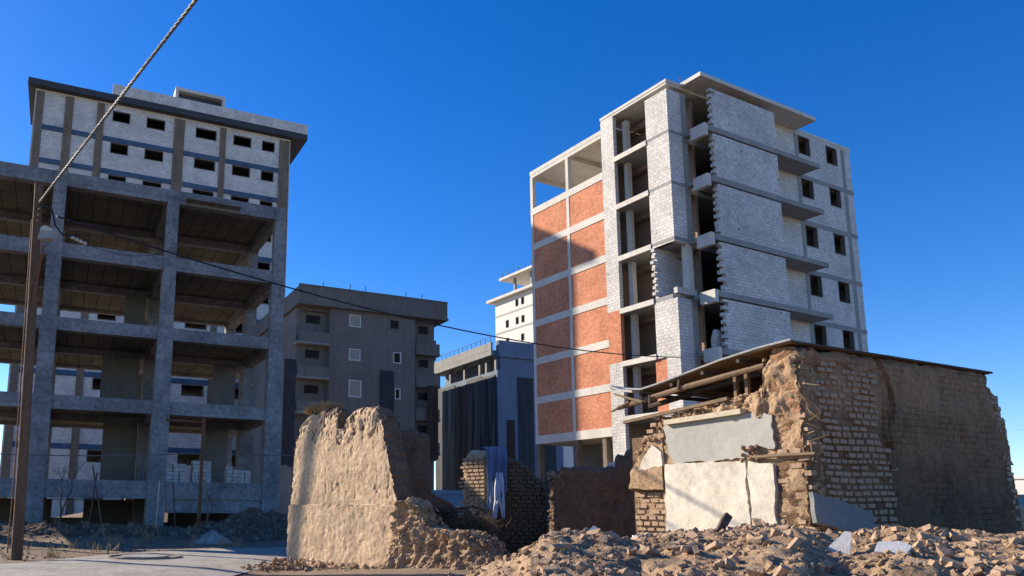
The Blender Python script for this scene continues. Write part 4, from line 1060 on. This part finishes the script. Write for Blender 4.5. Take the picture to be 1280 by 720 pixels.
# small heap at the wall's foot
mb = MB(); rg = random.Random(98)
for i in range(500):
    u = rg.uniform(-.2, 7.4); o_ = abs(rg.gauss(0, .22)) + .02; x, y = -2.40 + u * .635 - o_ * .773, 20.4 - u * .773 - o_ * .635
    mb.chunk((x, y, .04 + .03 * rg.random() + max(0, .14 - .4 * o_)), .015 + .07 * rg.random() ** 3, rg)
for i in range(260):
    a = rg.uniform(0, 6.28); r_ = rg.random() ** .6
    x, y = -2.3 + 1.1 * r_ * math.cos(a), 18.2 + .8 * r_ * math.sin(a); mb.chunk((x, y, .05 + .32 * (1 - r_) * rg.random()), .03 + .09 * rg.random() ** 2, rg)
o = mb.build('rubble_pieces', 'mud', None, False, fix=False); o['kind'] = 'stuff'; tag(o, 'spill of small brown clods along the sunlit foot of the mud walls', 'rubble')
def cone(x, y, r_, h, label, mat, seed):
    rg = random.Random(seed); mb = MB(); n, mm = 26, 8
    for j in range(mm + 1):
        for i in range(n):
            a = 6.283 * i / n; q = r_ * (1 - j / mm) * (1 + .2 * fr((math.cos(a) * 2, math.sin(a) * 2, seed + j * .3), 1)); mb.v.append((q * math.cos(a), q * math.sin(a) * .8, h * (j / mm) ** .9 - .05))
    for j in range(mm):
        for i in range(n): mb.f.append((j * n + i, j * n + (i + 1) % n, (j + 1) * n + (i + 1) % n, (j + 1) * n + i))
    for i in range(60):
        a = rg.uniform(0, 6.28); q = rg.uniform(.2, 1.1); mb.chunk((r_ * q * math.cos(a), r_ * q * math.sin(a) * .8, max(0, h * (1 - q))), rg.uniform(.03, .07), rg)
    o = mb.build('sand_pile', mat, None, False, fix=False); o.location = (x, y, hplot(x, y)); return tag(o, label, 'pile')
cone(-6.6, 29.8, .8, .5, 'small pale sand pile at the road edge below the rusty post', 'road', 3)

# ================================================================== POLES, CABLES
PO = thing('utility_pole', 'tall weathered timber utility pole at the left roadside with a street lamp', 'pole', (-9.9, 21.0, 0))
mb = MB(); mb.tube([(0, 0, -.2), (-.08, 0, 3), (-.2, 0, 7), (-.33, 0, 10.75)], [.15, .138, .128, .115], 14); mb.build('pole_shaft', 'polewood', PO, True)
mb = MB(); mb.tube([(-.16, -.1, 7.1), (.02, -.3, 7.9), (.16, -.4, 8.75)], .035, 8); mb.build('lamp_arm', 'rust', PO)
lh = MB(); lh.prism([(-.18, -.10), (.2, -.08), (.24, .12), (.05, .26), (-.1, .2)], 'x', -.16, .16); o = lh.build('lamp_head', 'lampmetal', PO); o.location = (.22, -.42, 8.98)
lg = MB(); lg.prism([(-.12, .14), (.2, .12), (.2, .2), (.02, .28), (-.1, .24)], 'x', -.168, .168); o2 = lg.build('lamp_cover', 'lampglass', o)
for i in range(3): MB().tube([(-.3 + .12, -.16, 9.9 - i * .18), (-.12, -.26, 9.9 - i * .18)], .03, 6).build('insulator_bracket', 'rust', PO)
mb = MB(); mb.tube([(-.17, -.2, .2), (-.17, -.2, 2), (-.24, -.2, 5), (-.36, -.17, 9.6)], .02, 5); mb.build('earth_wire', 'rust', PO)
# off-frame neighbour pole whose shadow crosses the road and climbs the mud wall
mb = MB(); mb.tube([(0, 0, -.3), (0, -.90, 13.4)], [.12, .10], 12); o = mb.build('steel_pole', 'rust', None, True); o.location = (-15.9, 28.44, 0); tag(o, 'slim steel pole beyond the left roadside pole', 'pole')
def sag(a, b, d, n=40):
    a, b = Vector(a), Vector(b); return [a.lerp(b, i / n) - Vector((0, 0, 4 * d * (i / n) * (1 - i / n))) for i in range(n + 1)]
def twisted(a, b, d, r_, pitch):
    pts = sag(a, b, d, 420); mb = MB(); ln = (Vector(b) - Vector(a)).length
    for k in (0, 1, 2):
        q = []
        for i, p in enumerate(pts):
            w = i / 420 * ln / pitch * 6.283 + k * 2.094; q.append(p + Vector((math.cos(w), .3 * math.sin(w), math.sin(w))) * r_ * .62)
        mb.tube(q, r_ * .6, 6)
    return mb
a, b = Vector((-10.1, 20.85, 10.13)), Vector((-3.40, 12.0, 10.24))
end = a + (b - a) * 2.0
o = twisted(a, end, .0, .034, .5).build('twisted_cable', 'palecable', None, True); tag(o, 'thick twisted grey cable running up overhead from the timber pole', 'cable')
o = MB().tube(sag((-9.6, 20.95, 9.75), (17.43, 43.9, 10.45), 1.0, 60), .028, 6).build('overhead_wire', 'cable', None, True); tag(o, 'long dark wire sagging from the timber pole to the brick building', 'cable')
o = MB().tube([(-10.05, 20.85, 10.05), (-9.7, 20.8, 9.9), (-9.55, 20.8, 9.4), (-9.35, 20.85, 9.15), (-9.0, 21.2, 9.25)], .03, 6).build('drop_wire', 'cable', None, True); tag(o, 'short black wire looping down beside the top of the timber pole', 'cable')
pts = sag((-9.3, 20.9, 9.2), lw(-.1, -.12, 14.3), .5, 30)
o = thing('insulator_line', 'dark wire with a row of small pale insulators before the empty top floor', 'cable', (0, 0, 0))
MB().tube(pts, .012, 5).build('wire', 'cable', o)
for i in range(4):
    p = Vector(pts[1]) .lerp(Vector(pts[4]), .1 + i * .26); MB().tube([p + Vector((-.05, 0, .03)), p, p + Vector((.05, 0, -.03))], [.03, .05, .03], 8).build('insulator', 'porcelain', o)
RP = thing('rusty_post', 'thin rusty steel post standing in the rubble before the frame', 'post', (-7.75, 32.2, .2))
MB().tube([(0, 0, -.3), (.03, 0, 2), (.02, 0, 5.0)], .075, 8).build('post_shaft', 'rust', RP)
MB().tube([(.05, -.02, 4.8), (-1.6, 0, 4.9)], .05, 6).build('cross_bar', 'rust', RP)
for i, (x, y, h, tl, lb) in enumerate([(-9.75, 33.0, 2.3, .02, 'short pale stake below the middle column of the frame'), (-11.6, 32.2, 2.9, -.25, 'thin leaning stake left of the short pale one'), (-12.6, 32.8, 2.6, .1, 'thin upright stake near the leaning sapling'), (-8.9, 33.2, 2.2, -.12, 'thin stake between the pale stake and the rusty post')]):
    o = MB().tube([(0, 0, -.3), (tl * h, 0, h)], .035, 6).build('stake', 'ply' if i == 0 else 'twig'); o.location = (x, y, .25); tag(o, lb, 'stake', 'stakes before the frame')
o = MB().tube(sag((-17, 31.3, 3.55), (-7.75, 32.2, 3.7), .12), .022, 5).tube(sag((-7.75, 32.2, 3.7), (.5, 33.2, 3.75), .05), .022, 5).build('fence_wire', 'palecable'); tag(o, 'pale wire strung through the rusty post across the frame', 'wire')
# manhole
o = MB(); o.tube([(0, 0, 0), (0, 0, .03)], .62, 26); o = o.build('manhole_cover', 'road'); p = (-6.5, 21.2); o.location = (*p, .115); 
MB().tube([(math.cos(w) * .95, math.sin(w) * .95, -.005) for w in [i * 6.2832 / 40 for i in range(41)]], .035, 5, False).build('manhole_rim', 'greystone', o)
tag(o, 'round manhole cover set in the dusty road', 'manhole cover')

# ================================================================== BUSHES, BARE TREES, JUNK
def bare_tree(name, label, loc, h, seed, mat, spread=.55, depth=5, r0=.05, cat='tree'):
    rg = random.Random(seed); tr, tw = MB(), MB()
    def grow(p, d, l, r_, k):
        q = p + d * l * .5 + Vector((rg.gauss(0, .06), rg.gauss(0, .06), 0)) * l; e = p + d * l + Vector((rg.gauss(0, .1), rg.gauss(0, .1), 0)) * l
        (tr if k == 0 else tw).tube([p, q, e], [r_, r_ * .85, r_ * .65], 6 if k < 2 else 4, False)
        if k >= depth: return
        for i in range(rg.choice((2, 3))):
            nd = (d + Vector((rg.gauss(0, spread), rg.gauss(0, spread), rg.gauss(.12, .3)))).normalized()
            grow(e.lerp(p, rg.uniform(0, .35)), nd, l * rg.uniform(.6, .85), r_ * .6, k + 1)
    grow(Vector((0, 0, -.2)), Vector((rg.gauss(0, .06), rg.gauss(0, .06), 1)).normalized(), h * .32, r0, 0)
    o = thing(name, label, cat, loc); tr.build('trunk', mat, o, True, False); tw.build('branches', mat, o, True, False); return o
bare_tree('bare_sapling', 'dark leafless sapling before the left bay of the frame', (-13.2, 31.5, .2), 4.2, 3, 'twig', .35, 4, .06)
bare_tree('bare_sapling', 'leafless sapling tangled around the rusty post', (-7.55, 32.4, .3), 3.6, 8, 'palebark', .4, 4, .05)
bare_tree('bare_tree', 'bare brown tree beyond the right end of the house', (28.4, 34, 1.0), 8.2, 5, 'twig', .6, 6, .13)
def bush(name, label, loc, r_, n, seed, mat):
    rg = random.Random(seed); mb = MB()
    for i in range(n):
        p = Vector((rg.gauss(0, .42), rg.gauss(0, .3), abs(rg.gauss(0, .28)))) * r_; d = Vector((rg.gauss(0, 1), rg.gauss(0, 1), rg.gauss(.25, .7))).normalized(); pts = [p]
        for k in range(4):
            d = (d + Vector((rg.gauss(0, .5), rg.gauss(0, .5), rg.gauss(-.03, .4)))).normalized(); p = p + d * r_ * .17; pts.append(p)
        mb.tube(pts, [.009, .008, .006, .005, .003], 3, False)
    o = mb.build(name, mat, None, False, False); o.location = loc; return tag(o, label, 'bush')
bush('dry_bush', 'dead brown thorn bush in the hollow below the tarpaulin pier', (2.05, 18.3, .9), .52, 1200, 5, 'deadbush')
mb = MB(); rg = random.Random(101)
for i in range(26):
    p = Vector((rg.uniform(-.6, .6), rg.uniform(-.4, .4), rg.uniform(0, .45))); d = Vector((rg.gauss(0, 1), rg.gauss(0, .5), rg.gauss(0, .45))).normalized() * rg.uniform(.4, 1.0)
    mb.tube([p, p + d * .5 + Vector((0, 0, .08)), p + d], [.04, .035, .02], 6)
for i in range(10): mb.chunk((rg.uniform(-.6, .6), rg.uniform(-.3, .3), rg.uniform(0, .4)), rg.uniform(.1, .22), rg)
o = mb.build('timber_debris', 'darkwood', None, False, False); o.location = (1.5, 18.9, 1.05); tag(o, 'tangle of dark broken timber beside the thorn bush', 'debris')
# right edge: low ruined wall, pale bank and far building
rwall('garden_wall', 'low sunlit ruined mud wall beyond the right end of the house', (20.2, 26.5, 0), -45, [(0, 0), (4, 0)], [(0, 4), (4, 4)], [(0, 2.0), (.3, 1.9), (.5, 1.6), (.75, 1.7), (1, 1.2)], .5, 'mudlight', 41, 40, 20)
def bank(x, y): return 3.4 * math.exp(-((x - 58) / 22) ** 2 - ((y - 62) / 14) ** 2) + .3 * fr((x, y, 0), .2) * math.exp(-((x - 58) / 18) ** 2 - ((y - 62) / 12) ** 2) - .1
struct('earth_bank', grid_sheet(16, 100, 38, 95, 80, 60, bank), 'mudlight')
FB = thing('low_building', 'tiny distant white low building past the right end of the house', 'building', (140, 165, 0), 28)
MB().wall('x', 0, 14, 0, 9.2, 0, .3, [(2, 3.4, 7, 8.2), (5, 6.4, 7, 8.2), (9, 10.4, 7, 8.2)]).build('wall', 'white_render', FB)
mb = MB(); mb.box(0, .3, .31, 8, 0, 9.2); mb.box(.31, 13.7, 7.7, 8, 0, 9.2); mb.box(13.7, 14, .31, 8, 0, 9.2); mb.build('side_wall', 'white_render', FB)
MB().box(-.3, 14.3, -.3, 8.3, 9.2, 9.6).build('roof', 'pale_concrete', FB)
o = MB().tube(sag((24, 25, 6.2), (60, 30, 9.5), .3), .02, 5).build('far_wire', 'cable'); tag(o, 'thin wire crossing the sky right of the house', 'cable')
# lit earth behind the frame building
def back(x, y): return 2.0 * math.exp(-((x + 16) / 8) ** 2 - ((y - 58) / 4) ** 2) - .1
struct('earth_bank', grid_sheet(-40, 6, 50, 68, 60, 30, back), 'dirt')

def weeds(label, n, xr, yr, hgt, seed):
    rg = random.Random(seed); mb = MB()
    for i in range(n):
        x, y = rg.uniform(*xr), rg.uniform(*yr)
        if any((Vector((x, y)) - A_[k].lerp(B_[k], .5)).length < (A_[k] - B_[k]).length / 2 + .1 for k in range(0, 90, 3)): continue
        if fr((x * .8, y * .8, seed), 1) < -.05: continue
        for j in range(9):
            p = Vector((x + rg.gauss(0, .09), y + rg.gauss(0, .09), max(hplot(x, y), berm(x, y) if y > 28.6 else -1) - .02)); d = Vector((rg.gauss(0, .4), rg.gauss(0, .4), 1)).normalized() * hgt * rg.uniform(.4, 1.1)
            mb.tube([p, p + d], [.012, .005], 3, False)
    o = mb.build('dry_weeds', 'drygrass', None, False, False); o['kind'] = 'stuff'; tag(o, label, 'weeds')
weeds('dry straw-coloured weeds along the roadside by the timber pole', 150, (-16, -5), (20, 33), .38, 5)

rg = random.Random(201); mb = MB()
for i in range(160):
    p = lw(rg.uniform(-10.5, 5.4), rg.uniform(-1.4, 5), 0); z = max(hplot(p.x, p.y), berm(p.x, p.y) if 28.6 < p.y < 38 else -1)
    mb.chunk((p.x, p.y, z + .08), rg.uniform(.08, .3), rg)
o = mb.build('rubble_pieces', 'greystone', None, False, fix=False); o['kind'] = 'stuff'; tag(o, 'larger broken concrete lumps dumped under the lowest floor of the frame', 'rubble')
for i, (u, v, l, a, lb) in enumerate([(-3.6, -.9, 3.0, 20, 'long grey plank lying before the left bay of the frame'), (2.6, -1.2, 2.4, -12, 'short plank lying on the dirt bank right of the rusty post'), (-8.0, -.7, 2.6, 8, 'weathered plank on the dirt behind the timber pole')]):
    p = lw(u, v, 0); o = MB().box(-l / 2, l / 2, -.1, .1, 0, .05).build('plank', 'wood'); o.location = (p.x, p.y, max(hplot(p.x, p.y), berm(p.x, p.y)) + .12); o.rotation_euler = (R(9), R(6 - 5 * i), R(a)); tag(o, lb, 'plank')
